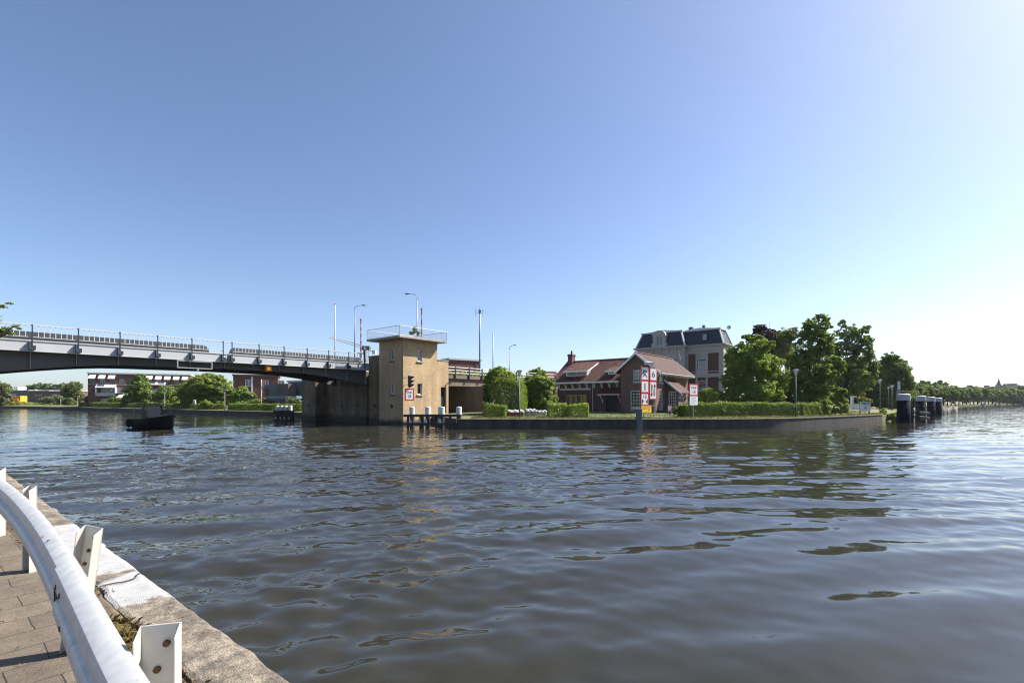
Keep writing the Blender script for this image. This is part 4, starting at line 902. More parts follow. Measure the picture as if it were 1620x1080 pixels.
def barrier_boom(px, Y, gz, top_py, label):
    root = empty('barrier_boom', (X(px,Y),Y,gz), 0, label, 'barrier', 'raised red and white bridge barriers'); h = Zp(top_py,Y)-gz
    n_ = 12; b = MB(); b.box(-.05,.05,-.028,.028,.9,h); wo = b.build('boom', M['white_paint'], root)
    for i in range(n_):
        z0, z1 = 1.0+(h-1.0)*i/n_, 1.0+(h-1.0)*(i+1)/n_; w = .10-.04*i/n_
        MB().box(-w,w,-.032,.032,z0+.001,z1).build('band', M['red_paint' if i % 2 else 'white_paint'], wo)
    b = MB(); b.box(-.3,.3,-.25,.25,0,1.05); b.build('drive_housing', M['galv'], root, bevel=.03)
    b = MB(); b.lathe([(.001,0),(.13,.02),(.13,.2),(.001,.22)],(0,0,h),10); b.build('boom_lamp', M['red_paint'], root)
barrier_boom(571, 64, 6.9, 507, 'raised red and white barrier boom on the bridge left of the tower')
barrier_boom(667, 63, 5.8, 490, 'raised red and white barrier boom behind the tower roof')
# the far building crane, its mast standing behind the tower
Yc = 300; crn = empty('tower_crane', (X(581,Yc),Yc,1.4), 0, 'white lattice building crane far behind the bridge with a long tilted jib', 'crane')
kc = Yc/F; b = MB(); hz = Zp(552,Yc)-1.4
for dx in (-.9,.9):
    for dy in (-.9,.9): b.bar((dx,dy,0),(dx,dy,hz),.22)
for i in range(24): z = hz*i/24; b.bar((-.9,-.9,z),(.9,-.9,z+hz/24),.14); b.bar((.9,.9,z),(-.9,.9,z+hz/24),.14)
b.build('mast', M['white_paint'], crn)
b = MB(); A = Vector(((588-581)*kc,0,(Zp(554,Yc)-1.4))); B = Vector(((522-581)*kc,0,Zp(533.5,Yc)-1.4))
for off in ((0,-.7,-.6),(0,.7,-.6),(0,0,1.2)): b.bar(A+Vector(off), B+Vector(off)*.6, .32)
for i in range(26):
    t0, t1 = i/26, (i+1)/26; p0, p1 = A.lerp(B,t0), A.lerp(B,t1); b.bar(p0+Vector((0,-.6,-.5)), (p0+p1)/2+Vector((0,0,1.1)), .2); b.bar((p0+p1)/2+Vector((0,0,1.1)), p1+Vector((0,-.6,-.5)), .2)
b.build('jib', M['white_paint'], crn)
b = MB(); b.bar(((581-581)*kc,0,hz),((594-581)*kc,0,Zp(557,Yc)-1.4),.9,.5); b.box((589-581)*kc,(594.5-581)*kc,-1.2,1.2,Zp(560,Yc)-1.4,Zp(554,Yc)-1.4); b.build('counterweight', M['white_paint'], crn)
b = MB(); b.box(-3.2,1.6,-1.3,1.3,hz-.6,hz+1.8); b.build('cab', M['far_dark'], crn)
# old style green lantern posts along the quays
def lantern_post(px, Y, gz, top_py, label, proto=[]):
    h = Zp(top_py,Y)-gz; sc = h/4.6
    if not proto:
        root = empty('lantern_post', (0,0,0), 0, label, 'lamp post', 'green lantern posts on the quay')
        b = MB(); b.tube([(0,0,0),(0,0,1.0),(0,0,1.02),(0,0,4.0)],[.075,.07,.05,.038],10); b.build('pole', M['lamp_green'], root, smooth=True)
        b = MB(); b.lathe([(.04,3.98),(.10,4.02),(.25,4.50),(.25,4.505)],n=8); b.build('lantern', M['lamp_glass'], root)
        b = MB(); b.lathe([(.31,4.51),(.33,4.54),(.14,4.60),(.001,4.62)],n=8)
        for a in range(4): an = a*math.pi/2+.4; b.bar((.105*math.cos(an),.105*math.sin(an),4.02),(.262*math.cos(an),.262*math.sin(an),4.51),.02)
        b.build('cap', M['galv'], root); proto.append(root)
    else: root = copy_tree(proto[0]); root['label'] = label
    root.location = (X(px,Y),Y,gz); root.scale = (max(1,sc*.9),)*2+(sc,); return root
lantern_post(822, 47.2, .93, 585, 'slim green lantern post on the verge before the ivy covered bushes')
lantern_post(1259, 50.2, .94, 584, 'green lantern post at the right end of the long clipped hedge')
lantern_post(1392, 76, .97, 600, 'green lantern post on the grassy point before the big dark tree')
lantern_post(1405.5, 96, 1.0, 611.5, 'smaller green lantern post further along the bank, second from the grassy point')
lantern_post(1411, 84, .97, 609.5, 'green lantern post beside the small grey information board on the point')

# ------------------------------------------------------------------ the brick house
G0 = Vector((16.6,56,1.15))
ho = empty('brick_house', G0, ROT, 'red tiled brick house with a steep front gable, low side wing and white window bars', 'house')
RB, WW = M['red_brick'], M['white_wood']
RZ = 8.4-G0.z; gx0, gx1, gxr = -4.38, 0.0, -2.3
def rz_right(x): return RZ-(x-gxr)*.80
def rz_left(x): return RZ-(gxr-x)*.82
w = MB()
opsf = [(-2.72-gx0,-1.78-gx0,4.85-G0.z,6.68-G0.z),(-3.1-gx0,-1.9-gx0,1.55-G0.z,3.85-G0.z)]
w.holes((gx0,0,0),ux,-uy,-gx0,5.2,opsf,.12)
w.add([(gx0,0,5.2),(gx1,0,5.2),(gx1,0,rz_right(gx1)-.12),(gxr,0,RZ-.12),(gx0,0,rz_left(gx0)-.12)],[(0,1,2,3,4)])
opss = [(1.15,2.15,4.75-G0.z,6.0-G0.z),(1.15,2.15,1.6-G0.z,3.85-G0.z)]
w.holes((0,0,0),uy,ux,10.5,5.2,opss,.12); w.add([(0,0,5.2),(0,10.5,5.2),(0,10.5,rz_right(0)-.12),(0,0,rz_right(0)-.12)],[(0,1,2,3)])
w.holes((gx0,10.5,0),ux,uy,-gx0,5.2,[],.12); w.add([(gx0,10.5,5.2),(gx1,10.5,5.2),(gx1,10.5,rz_right(gx1)-.12),(gxr,10.5,RZ-.12),(gx0,10.5,rz_left(gx0)-.12)],[(0,1,2,3,4)])
w.add([(gx0,0,0),(gx0,10.5,0),(gx0,10.5,rz_left(gx0)-.12),(gx0,0,rz_left(gx0)-.12)],[(0,1,2,3)])
w.box(-4.39,.012,-.012,10.5,0,.45)
w.build('gable_wall', RB, ho)
for o_ in opsf: window_unit(ho,(gx0,0,0),ux,-uy,*o_,.1,WW,M['glass'],.07,bars=(2,3 if o_[2] > 2 else 5),sill=.06)
for o_ in opss: window_unit(ho,(0,0,0),uy,ux,*o_,.1,WW,M['glass'],.06,bars=(2,3 if o_[2] > 2 else 5),sill=.06)
rf = MB(); xr = .80; xl = -5.08
rf.prism([(xl,rz_left(xl)),(gxr,RZ),(gxr,RZ-.14),(xl,rz_left(xl)-.14)],'y',-.42,10.8)
rf.prism([(gxr,RZ),(xr,rz_right(xr)),(xr,rz_right(xr)-.14),(gxr,RZ-.14)],'y',-.42,10.8)
mr = rf.build('roof', M['tile_main'], ho)
b = MB(); b.prism([(gxr-.16,RZ-.02),(gxr,RZ+.10),(gxr+.16,RZ-.02)],'y',-.44,10.82); b.build('ridge_tiles', M['tile_dark'], mr)
for yv in (-.46,10.802):
    vb = MB(); vb.prism([(xl,rz_left(xl)+.02),(gxr,RZ+.03),(gxr,RZ-.27),(xl,rz_left(xl)-.27)],'y',yv,yv+.04); vb.prism([(gxr,RZ+.03),(xr,rz_right(xr)+.02),(xr,rz_right(xr)-.27),(gxr,RZ-.27)],'y',yv+.002,yv+.042); vb.build('bargeboard', WW, ho)
def brackets(parent, spots):
    for (p_, d_) in spots:             # curved white timber brackets under the eaves: p on the wall, d outwards
        p_ = Vector(p_); d_ = Vector(d_); b = MB(); pts = []
        for t_ in np.linspace(0,1,6): pts.append(p_+d_*(t_**.7)+Vector((0,0,-.62*(1-t_)**1.6)))
        b.tube(pts,.055,4); b.bar(p_+Vector((0,0,-.62)), p_+Vector((0,0,.02)), .08); b.build('eave_bracket', WW, parent)
brackets(ho, [((.02,y,rz_right(.02)-.42),(.68,0,-.28)) for y in (.35,1.5,3.0,4.3,5.4,6.5,7.6,8.7,9.8)])
b = MB(); b.box(xr-.02,xr+.10,-.3,10.7,rz_right(xr)-.16,rz_right(xr)-.06); b.build('gutter', M['zinc'], ho)
b = MB(); b.box(.002,xr-.02,-.40,10.7,rz_right(xr)-.26,rz_right(xr)-.2); b.build('soffit', WW, ho)
for x_, z_ in ((-3.6,2.9),(-3.2,2.9),(-1.2,2.9),(-.8,2.9)): pass
# lean-to on the sunny side
LZ0, LZ1 = 5.25-G0.z, 3.85-G0.z
w = MB(); ops = [(.35,1.25,1.55-G0.z,3.75-G0.z)]
w.holes((0,3.1,0),ux,-uy,1.55,2.62,ops,.1); w.add([(0.002,3.1,2.62),(1.55,3.1,2.62),(1.55,3.1,2.8),(0.002,3.1,4.0)],[(0,1,2,3)])
w.holes((1.55,3.1,0),uy,ux,2.55,2.8,[(.6,1.9,.5,2.5)],.1); w.holes((0.002,5.65,0),ux,uy,1.55,2.8,[],.1); w.add([(0.002,5.65,2.8),(1.55,5.65,2.8),(0.002,5.65,4.0)],[(0,1,2)])
w.build('lean_to_wall', RB, ho)
window_unit(ho,(0,3.1,0),ux,-uy,*ops[0],.1,WW,M['glass'],.07,bars=(2,5)); window_unit(ho,(1.55,3.1,0),uy,ux,.6,1.9,.5,2.5,.1,WW,M['glass'],.07,bars=(3,4))
b = MB(); b.prism([(0.004,LZ0),(2.05,LZ1-.25),(2.05,LZ1-.37),(0.004,LZ0-.12)],'y',2.65,6.0); lr = b.build('lean_to_roof', M['tile_main'], ho)
b = MB(); b.prism([(0.004,LZ0+.03),(2.05,LZ1-.22),(2.05,LZ1-.45),(0.004,LZ0-.24)],'y',2.605,2.648); b.build('bargeboard', WW, lr)
brackets(ho, [((1.56,y,LZ1-.35),(.45,0,-.12)) for y in (3.2,4.4,5.5)])
b = MB(); b.box(.01,3.2,.6,3.0,-.3,.42); b.build('terrace', M['wall_stone'], ho)
# side wing
wx0, wy0, wy1, EZ, WR = -14.4, 1.2, 8.7, 5.15-G0.z, 8.25-G0.z
yr = 4.95; sl_ = (WR-EZ)/(yr-.55)
w = MB(); ops = [(-13.1-wx0,-9.9-wx0,.05,2.3),(-7.05-wx0,-5.5-wx0,.05,2.35)]
w.holes((wx0,wy0,0),ux,-uy,-4.382-wx0,EZ+.35,ops,.25)
w.holes((wx0,wy1,0),ux,uy,-4.382-wx0,EZ+.35,[],.2)
for xx in (wx0,): w.add([(xx,wy0,0),(xx,wy1,0),(xx,wy1,EZ+.35),(xx,yr,WR-.15),(xx,wy0,EZ+.35)],[(0,1,2,3,4)])
w.build('wing_wall', M['dark_brick'], ho)
b = MB(); x0_ = -15.25
b.prism([(.55,EZ),(yr,WR),(yr,WR-.14),(.55,EZ-.14)],'x',x0_,-2.9); b.prism([(yr,WR),(2*yr-.55,EZ),(2*yr-.55,EZ-.14),(yr,WR-.14)],'x',x0_,-2.9); wr_ = b.build('wing_roof', M['tile_wing'], ho)
b = MB(); b.prism([(yr-.15,WR-.02),(yr,WR+.09),(yr+.15,WR-.02)],'x',x0_-.02,-2.9); b.build('ridge_tiles', M['dark_brick'], wr_)
b = MB(); b.prism([(.55,EZ+.02),(yr,WR+.02),(yr,WR-.22),(.55,EZ-.22)],'x',x0_-.045,x0_-.003); b.build('bargeboard', M['tile_dark'], ho)
ch = MB(); ch.box(-14.9,-14.2,yr-.45,yr+.4,WR-.6,WR+1.05); ch.box(-14.98,-14.12,yr-.53,yr+.48,WR+.78,WR+.95); co = ch.build('chimney', RB, wr_)
b = MB(); b.lathe([(.14,0),(.12,.5),(.1,.5)],(-14.55,yr,WR+1.05),10); b.build('chimney_pot', M['dark_brick'], wr_)
b = MB(); b.box(x0_,-4.9,.40,.56,EZ-.17,EZ-.03); b.build('gutter', WW, ho)
b = MB(); b.box(x0_+.05,-4.9,.56,1.196,EZ-.22,EZ-.16); b.build('soffit', WW, ho)
brackets(ho, [((x_,1.18,EZ-.26),(0,-.55,-.02)) for x_ in np.linspace(-14.1,-5.4,9)])
# garden doors with yellow-green frames, the band over them, the drain pipe
c = ops[0]; gd = MB(); N_ = 4
for i in range(N_+1): u = wx0+c[0]+(c[1]-c[0])*i/N_; gd.box(u-.09,u+.09,wy0+.06,wy0+.13,c[2],c[3])
gd.box(wx0+c[0],wx0+c[1],wy0+.058,wy0+.132,c[3]-.12,c[3]); go = gd.build('garden_doors', M['yellow_green'], ho)
MB().box(wx0+c[0],wx0+c[1],wy0+.15,wy0+.2,c[2],c[3]).build('pane', M['glass'], go)
MB().box(-13.95,-9.3,wy0-.10,wy0-.002,2.93,3.17).build('awning_box', M['zinc'], ho)
MB().tube([(-8.9,wy0-.09,0),(-8.9,wy0-.09,EZ-.3)],.05,8).build('drain_pipe', M['zinc'], ho)
c = ops[1]; d_ = MB(); d_.box(wx0+c[0],wx0+c[1],wy0+.2,wy0+.24,c[2],c[3]); d_.build('front_door', M['black_timber'], ho)
b = MB(); b.prism([(wy0-.002,3.15),(wy0-1.05,2.42),(wy0-1.05,2.34),(wy0-.002,3.05)],'x',-7.75,-4.6); cn = b.build('porch_canopy', M['tile_dark'], ho)
b = MB(); b.box(-7.75,-4.6,wy0-1.07,wy0-.9,2.24,2.338); b.build('canopy_beam', WW, cn)
for x_ in (-7.45,-4.95): b = MB(); b.tube([(x_,wy0-.02,1.25),(x_,wy0-.35,1.75),(x_,wy0-.9,2.26)],.06,5); b.build('canopy_brace', WW, cn)
# dormers in the wing roof
def rslope(y): return EZ+(y-.55)*sl_
def dormer(x0, x1, yf, z0, z1, yb, zb, cheek, nb):
    w_ = MB(); w_.holes((x0,yf,z0),ux,-uy,x1-x0,z1-z0,[(.15,x1-x0-.15,.12,z1-z0-.12)],.08); do_ = w_.build('dormer', WW, ho)
    c_ = MB(); c_.add([(x0,yf,z0),(x0,yf,z1),(x0,yb,zb)],[(0,1,2)]); c_.add([(x1,yf,z0),(x1,yf,z1),(x1,yb,zb)],[(0,1,2)]); c_.build('cheek', cheek, do_)
    r_ = MB(); r_.prism([(yf-.35,z1+.0),(yb+.25,zb+.12),(yb+.25,zb+.0),(yf-.35,z1-.1)],'x',x0-.22,x1+.22); r_.build('dormer_roof', M['tile_wing'], do_)
    f_ = MB(); f_.box(x0-.24,x1+.24,yf-.39,yf-.352,z1-.16,z1+.05); f_.prism([(yf-.35,z1-.2),(yf-.35,z1-.02),(yb,zb-.06),(yb,zb-.22)],'x',x1+.222,x1+.26); f_.prism([(yf-.35,z1-.2),(yf-.35,z1-.02),(yb,zb-.06),(yb,zb-.22)],'x',x0-.26,x0-.222); f_.build('fascia', WW, do_)
    window_unit(do_,(x0,yf,z0),ux,-uy,.15,x1-x0-.15,.12,z1-z0-.12,.06,M['zinc'],M['glass'],.05,bars=(nb,1))
    a_ = MB(); zA = rslope(yf-.75); a_.prism([(yf-.006,z0+.0),(yf-.75,zA+.06),(yf-.75,zA+.02),(yf-.006,z0-.1)],'x',x0+.05,x1-.05); a_.build('dormer_shade', M['tile_dark'], do_)  # dark red patch on the tiles standing in for the dormer's shade
dormer(-13.4,-10.1,1.75,rslope(1.75)-.05,6.62-G0.z,4.6,WR-.22,WW,3)
dormer(-7.05,-5.8,1.75,rslope(1.75)-.05,6.45-G0.z,3.3,rslope(3.3)-.02,WW,2)
# things on the terrace
ch_ = empty('garden_chair', (X(1062,52.5),52.5,land_z(X(1062,52.5),52.5)), R(20), 'pale pink garden chair on the grass before the house gable', 'chair')
PKM = mat('pale_pink', (.62,.47,.45), .6)
MB().box(-.26,.26,-.25,.25,.43,.48).build('seat', PKM, ch_); b = MB(); b.box(-.26,.26,.22,.26,.5,1.0); b.build('backrest', PKM, ch_)
for x_ in (-.23,.23):
    for y_ in (-.22,.22): MB().bar((x_,y_,0),(x_*.95,y_*.95,.43),.045).build('leg', PKM, ch_)
    MB().bar((x_,-.22,.66),(x_,.24,.68),.05).build('armrest', PKM, ch_)
shrub('potted_plant', 'grey green pot plant beside the pink chair before the lean-to', 'plant', 1068, 52.3, 1.05, [(1068,648,6,6),(1070,653,5,4)], 'grey', .16, .9, seed=51)
st_ = empty('stone_step', (X(1026,47.6),47.6,.95), 0, 'pale stone platform on the quay under the red and white shipping signs', 'step')
b = MB(); b.box(-1.35,.1,-.3,.35,-.05,.17); b.box(.1,1.5,-.2,.4,-.05,.12); b.build('slab', M['stone_pale'], st_, bevel=.02)

# ------------------------------------------------------------------ white villa with slate mansard behind the house
V0 = Vector((33.9,74,1.3)); vi = empty('villa', V0, ROT, 'large white and dark brick villa with a blue black slate mansard roof behind the house', 'villa')
CZ = 11.45-V0.z; TZ = 13.95-V0.z
def villa_block(x0, x1, y0, y1, wallm, ops, name):
    w_ = MB(); w_.holes((x0,y0,0),ux,-uy,x1-x0,CZ,[(a-x0,b-x0,c,d) for a,b,c,d in ops],.22); w_.holes((x1,y0,0),uy,ux,y1-y0,CZ,[],.2); w_.holes((x0,y0,0),uy,-ux,y1-y0,CZ,[],.2); w_.holes((x0,y1,0),ux,uy,x1-x0,CZ,[],.2)
    w_.build(name, wallm, vi)
    for a,b,c,d in ops:
        hb = d-.35
        f_ = window_unit(vi,(x0,y0,0),ux,-uy,a-x0,b-x0,c,d,.2,WW,M['curtain'],.09,bars=(0,0))
        tr_ = MB(); tr_.box(a,b,y0+.06,y0+.12,d-.85,d-.72); tr_.build('transom', M['blue_black'], f_)
        hd_ = MB(); n_ = 9; arc_ = [(a+(b-a)*i/n_, d-.30+.30*math.sin(math.pi*i/n_)) for i in range(n_+1)]
        hd_.prism([(a,d+.01),*[(x_,z_) for x_,z_ in arc_],(b,d+.01)],'y',y0+.004,y0+.1); hd_.build('arched_head', M['cream'], f_)
PX0, PX1, PY = -15.3, -7.1, -1.2
villa_block(PX0,PX1,PY,10,M['cream'],[(-13.75,-12.4,6.1,8.75),(-11.6,-10.3,6.1,8.75),(-9.45,-8.2,6.1,8.75),(-11.6,-10.3,1.9,4.7),(-9.45,-8.2,1.9,4.7),(-13.75,-12.4,1.9,4.7)],'pavilion_wall')
villa_block(PX1+.002,-1.5,0,4.5,M['dark_brick'],[(-5.4,-4.1,6.05,8.65),(-5.4,-4.1,1.9,4.6)],'wall')
MB().box(-1.499,-1.44,.02,4.45,0,CZ-.21).build('side_wall', M['cream'], vi)
tr = MB()
for a,b in ((-7.098,-6.87),(-2.15,-1.47),(-5.7,-5.42),(-4.08,-3.8)): tr.box(a,b,-.07,-.003,0,CZ-.75)
tr.box(-7.098,-1.5+.04,-.09,-.003,5.1,5.7); tr.box(-7.098,-1.46,-.06,-.0032,5.98,6.1); tr.box(-7.098,-1.5+.05,-.10,-.003,8.9,CZ-.205); tr.box(-5.42,-4.08,-.08,-.003,5.702,5.978); tr.box(-5.42,-4.08,-.08,-.003,8.66,8.898); tr.box(-7.098,-1.5+.06,-.12,-.003,0,.9)
for x_ in np.arange(-6.4,-2.6,.55): tr.box(x_,x_+.3,-.22,-.102,CZ-.95,CZ-.55)
tr.build('stone_trim', M['cream'], vi)
tr = MB(); tr.box(PX0-.05,PX1+.05,PY-.09,PY-.003,5.0,5.5); tr.box(PX0-.05,PX1+.05,PY-.09,PY-.003,9.1,9.3)
for x_ in np.arange(PX0+.2,PX1-.2,1.3): tr.box(x_,x_+.28,PY-.28,PY-.003,CZ-.85,CZ-.25)
for x_ in (PX0-.03,PX1-.5): tr.box(x_,x_+.53,PY-.06,PY-.0035,0,CZ-.9)
tr.build('pavilion_trim', M['cream'], vi)
cn = MB()
for (x0,x1,y0) in ((PX0,PX1,PY),(PX1+.5,-1.5,0)): yb_ = 10 if y0 < 0 else 4.5; cn.box(x0-.45,x1+.45,y0-.45,yb_+.4,CZ,CZ+.14); cn.box(x0-.3,x1+.3,y0-.3,yb_+.3,CZ-.2,CZ-.002)
cn.build('cornice', M['cream'], vi)
def mansard(x0, x1, y0, y1, z0, z1, ins, nm):
    b = MB(); n0 = [(x0,y0,z0),(x1,y0,z0),(x1,y1,z0),(x0,y1,z0)]; n1 = [(x0+ins,y0+ins,z1),(x1-ins,y0+ins,z1),(x1-ins,y1-ins,z1),(x0+ins,y1-ins,z1)]
    b.loft([n0,n1]); o = b.build(nm, M['slate'], vi)
    for i in range(4): MB().bar(n0[i], n1[i], .28, .16).build('hip_trim', M['zinc'], o)
    e = MB(); e.box(x0+ins-.18,x1-ins+.18,y0+ins-.18,y1-ins+.18,z1+.002,z1+.24); e.prism([(x0+ins,z1+.24),((x0+x1)/2,z1+.55),(x1-ins,z1+.24)],'y',y0+ins+.3,y1-ins); e.build('roof_top', M['zinc'], o); return o
m1 = mansard(PX0-.1,PX1+.1,PY-.1,10,CZ+.141,TZ,.85,'mansard'); m2 = mansard(PX1-2.6,-1.4,-.1,4.5,CZ+.145,TZ-.02,.85,'mansard')
d_ = MB(); xc = -11.2
d_.box(xc-1.05,xc-.5,PY-.35,PY+1.1,CZ+.15,CZ+1.9); d_.box(xc+.5,xc+1.05,PY-.35,PY+1.1,CZ+.15,CZ+1.9); d_.box(xc-1.3,xc-1.051,PY-.3,PY+.4,CZ+.15,CZ+.75); d_.box(xc+1.051,xc+1.3,PY-.3,PY+.4,CZ+.15,CZ+.75)
d_.box(xc-.499,xc+.499,PY-.35,PY+1.1,CZ+.15,CZ+.3); pts = [(xc+1.15*math.cos(a),CZ+1.9+.95*math.sin(a)) for a in np.linspace(0,math.pi,13)]; d_.prism(pts,'y',PY-.42,PY+1.4); do_ = d_.build('dormer', M['cream'], vi)
window_unit(do_,(xc-.5,PY-.2,CZ+.3),ux,-uy,0,1.0,0,1.6,.1,WW,M['glass'],.07,bars=(1,0))
d_ = MB(); d_.box(-4.75,-3.85,-.02,.9,CZ+.75,CZ+1.9); do_ = d_.build('roof_window', M['blue_black'], vi); d_ = MB(); d_.box(-4.6,-4.0,-.06,-.022,CZ+.88,CZ+1.78); d_.build('pane', M['curtain'], do_)
b = MB(); b.box(-7.9,-7.3,3,3.7,TZ+.2,TZ+1.1); b.box(-6.0,-5.6,4,4.4,TZ+.2,TZ+1.35); b.build('chimney', M['dark_steel'], vi)
b = MB(); b.lathe([(.24,-.05),(.32,0),(.24,.05),(.18,0),(.24,-.05)],n=14); o = b.build('roof_ornament', M['zinc'], vi); o.location = (-1.6,3.4,TZ+.5); o.rotation_euler = (R(90),0,0)
b = MB(); b.tube([(-7.6,PY-.2,CZ-1.9),(-7.75,PY-1.0,CZ-.7)],.05); b.tube([(-7.62,PY-.25,CZ-2.2),(-7.7,PY-.45,CZ-1.3)],.09); b.build('flag_bracket', WW, vi)
# flag on a slanting staff in front of the villa
fl = empty('flag', (X(1196,60),60,5.2), 0, 'red and white flag with gold hanging limp among the leaves before the villa', 'flag')
b = MB(); rows = []
for t_ in np.linspace(0,1,9):
    cx_ = X(1195-17*t_-3*math.sin(3.1*t_)*-1,60)-X(1196,60); cz_ = Zp(576+30*t_**.8+3*math.sin(t_*3),60)-5.2
    rows.append([(cx_-.30*(math.sin(math.pi*min(1,t_+.12))), .1*math.sin(t_*9), cz_-.02),(cx_-.12*math.sin(math.pi*t_),.05+.1*math.sin(t_*9+1),cz_-.06),(cx_,.08*math.sin(t_*8),cz_-.1),(cx_+.10,.08*math.sin(t_*8+1),cz_-.14)])
fr1 = MB(); fr1.loft([[r_[0],r_[1],r_[2]] for r_ in rows], close=False, caps=False); fr1.build('cloth', mat('flag_red', (.38,.05,.03), .8), fl)
fr2 = MB(); fr2.loft([[r_[2],r_[3]] for r_ in rows], close=False, caps=False); fr2.build('white_stripe', M['white_paint'], fl)
MB().tube([(.02,0,-4.0),(.02,0,.55)],.045).build('pole', M['white_wood'], fl)

# ------------------------------------------------------------------ shipping signs
def panel(name, parent, cx, z0, z1, w, y, border=.09, face='sign_white', edge='red_paint', t=.05):
    b = MB(); b.box(cx-w/2,cx+w/2,y,y+t,z0,z1); o = b.build(name, M[edge], parent)
    b = MB(); b.box(cx-w/2+border,cx+w/2-border,y-.006,y-.001,z0+border,z1-border); b.build('face', M[face], o); return o
Ys = 46.9; sx0 = 1026
sg_ = empty('shipping_signs', (X(sx0,Ys),Ys,.93), R(33), 'cluster of five red bordered shipping signs above a yellow board before the house', 'sign')
def sx(px): return (X(px,Ys)-X(sx0,Ys))*1.44
def szz(py): return Zp(py,Ys)-.93
b = MB(); b.tube([(sx(1036.3),.12,0),(sx(1036.3),.12,szz(582))],.05); b.tube([(sx(1020),.12,0),(sx(1020),.12,szz(580))],.05); b.bar((sx(1018),.1,szz(641.3)),(sx(1038),.1,szz(641.3)),.06); b.bar((sx(1014),.1,szz(580)),(sx(1040),.1,szz(581.5)),.06); b.build('post', M['galv'], sg_)
Lc = sx(1020.3); w1 = 12.2/F*Ys*1.44
pA = panel('sign_panel', sg_, Lc, szz(601.6), szz(580.2), w1, 0); pB = panel('sign_panel', sg_, Lc, szz(621.3), szz(602.1), w1, 0); pC = panel('sign_panel', sg_, Lc-.02, szz(641), szz(621.8), w1, 0)
Rc = sx(1034); w2 = 11.6/F*Ys*1.44
pE = panel('sign_panel', sg_, Rc, szz(602.2), szz(581.6), w2, 0.01); pF = panel('sign_panel', sg_, Rc-.03, szz(631.8), szz(602.7), w2, 0.01)
pY = panel('yellow_board', sg_, sx(1022.4), szz(652.5), szz(642), 15.8/F*Ys*1.44, -.02, 0.001, 'sign_yellow', 'sign_yellow')
def mark(parent, segs, m, y):
    b = MB()
    for a, c, w in segs: b.bar((a[0],y,a[1]),(c[0],y,c[1]),.006,w)
    return b.build('symbol', M[m], parent)
zc = (szz(580.2)+szz(601.6))/2
mark(pA, [((Lc-0.324,zc+.36),(Lc+0.081,zc+.12),.09),((Lc-0.297,zc+.06),(Lc+0.068,zc+.30),.09),((Lc+0.068,zc+.30),(Lc+0.297,zc+.12),.09),((Lc-0.324,zc-.34),(Lc+0.068,zc-.08),.09),((Lc-0.297,zc+.05),(Lc+0.068,zc-.10),.09),((Lc+0.041,zc-.08),(Lc+0.324,zc-.38),.09)], 'sign_black', -.012)
zc = (szz(602.1)+szz(621.3))/2; mark(pB, [((Lc,zc-.34),(Lc,zc+.34),.13)], 'sign_black', -.012)
zc = (szz(621.8)+szz(641))/2; text('15', .44, M['sign_black'], pC, (Lc-.02,-.011,zc+.23), sx=1.3)
b = MB()
for s_ in (-1,1): b.prism([(Lc-.02+s_*.40,zc+.02),(Lc-.02+s_*.40,zc-.42),(Lc-.02+s_*.33,zc-.42),(Lc-.02+s_*.13,zc-.2),(Lc-.02+s_*.33,zc+.02)],'y',-.012,-.008)
b.build('symbol', M['sign_black'], pC)
zc = (szz(581.6)+szz(602.2))/2; text('6', .85, M['sign_black'], pE, (Rc,.0,zc), sx=1.25)
zc = (szz(602.7)+szz(631.8))/2; Rf = Rc-.03
b = MB(); b.prism([(Rf-0.270,zc+.62),(Rf-0.176,zc+.62),(Rf-0.176,zc-.35),(Rf-0.270,zc-.35)],'y',-.002,.002); b.prism([(Rf+0.176,zc-.55),(Rf+0.270,zc-.55),(Rf+0.270,zc+.40),(Rf+0.176,zc+.40)],'y',-.002,.002)
b.prism([(Rf-0.392,zc-.33),(Rf-0.054,zc-.33),(Rf-0.223,zc-.64)],'y',-.0022,.0018); b.prism([(Rf+0.054,zc+.36),(Rf+0.392,zc+.36),(Rf+0.223,zc+.68)],'y',-.0022,.0018); b.build('symbol', M['sign_black'], pF)
mark(pF, [((Rf-0.135,zc+.55),(Rf+0.121,zc-.5),.10)], 'faded_red', -.001)
mark(pY, [((sx(1015.8),szz(644.2)),(sx(1029),szz(644.2)),.07),((sx(1016.5),szz(646.8)),(sx(1024),szz(646.8)),.04),((sx(1016.5),szz(650.6)),(sx(1028),szz(650.6)),.035)], 'rust', -.026)
mark(pY, [((sx(1025),szz(647)),(sx(1028),szz(647)),.09),((sx(1025.2),szz(648.8)),(sx(1027),szz(648.8)),.09)], 'faded_red', -.026)
b = MB(); b.loft([[(sx(1021.5),-.35,szz(573.5)),(sx(1030),-.35,szz(572.5)),(sx(1032.5),-.2,szz(577)),(sx(1023.5),-.2,szz(577.5))],[(sx(1021.5),.25,szz(571.5)),(sx(1030),.25,szz(571)),(sx(1032.5),.3,szz(576)),(sx(1023.5),.3,szz(576.5))]]); b.build('sign_light', M['lamp_glass'], sg_)
b = MB(); b.bar((sx(1031),.05,szz(576.5)),(sx(1037.5),.1,szz(581)),.07); b.build('light_bracket', M['galv'], sg_)
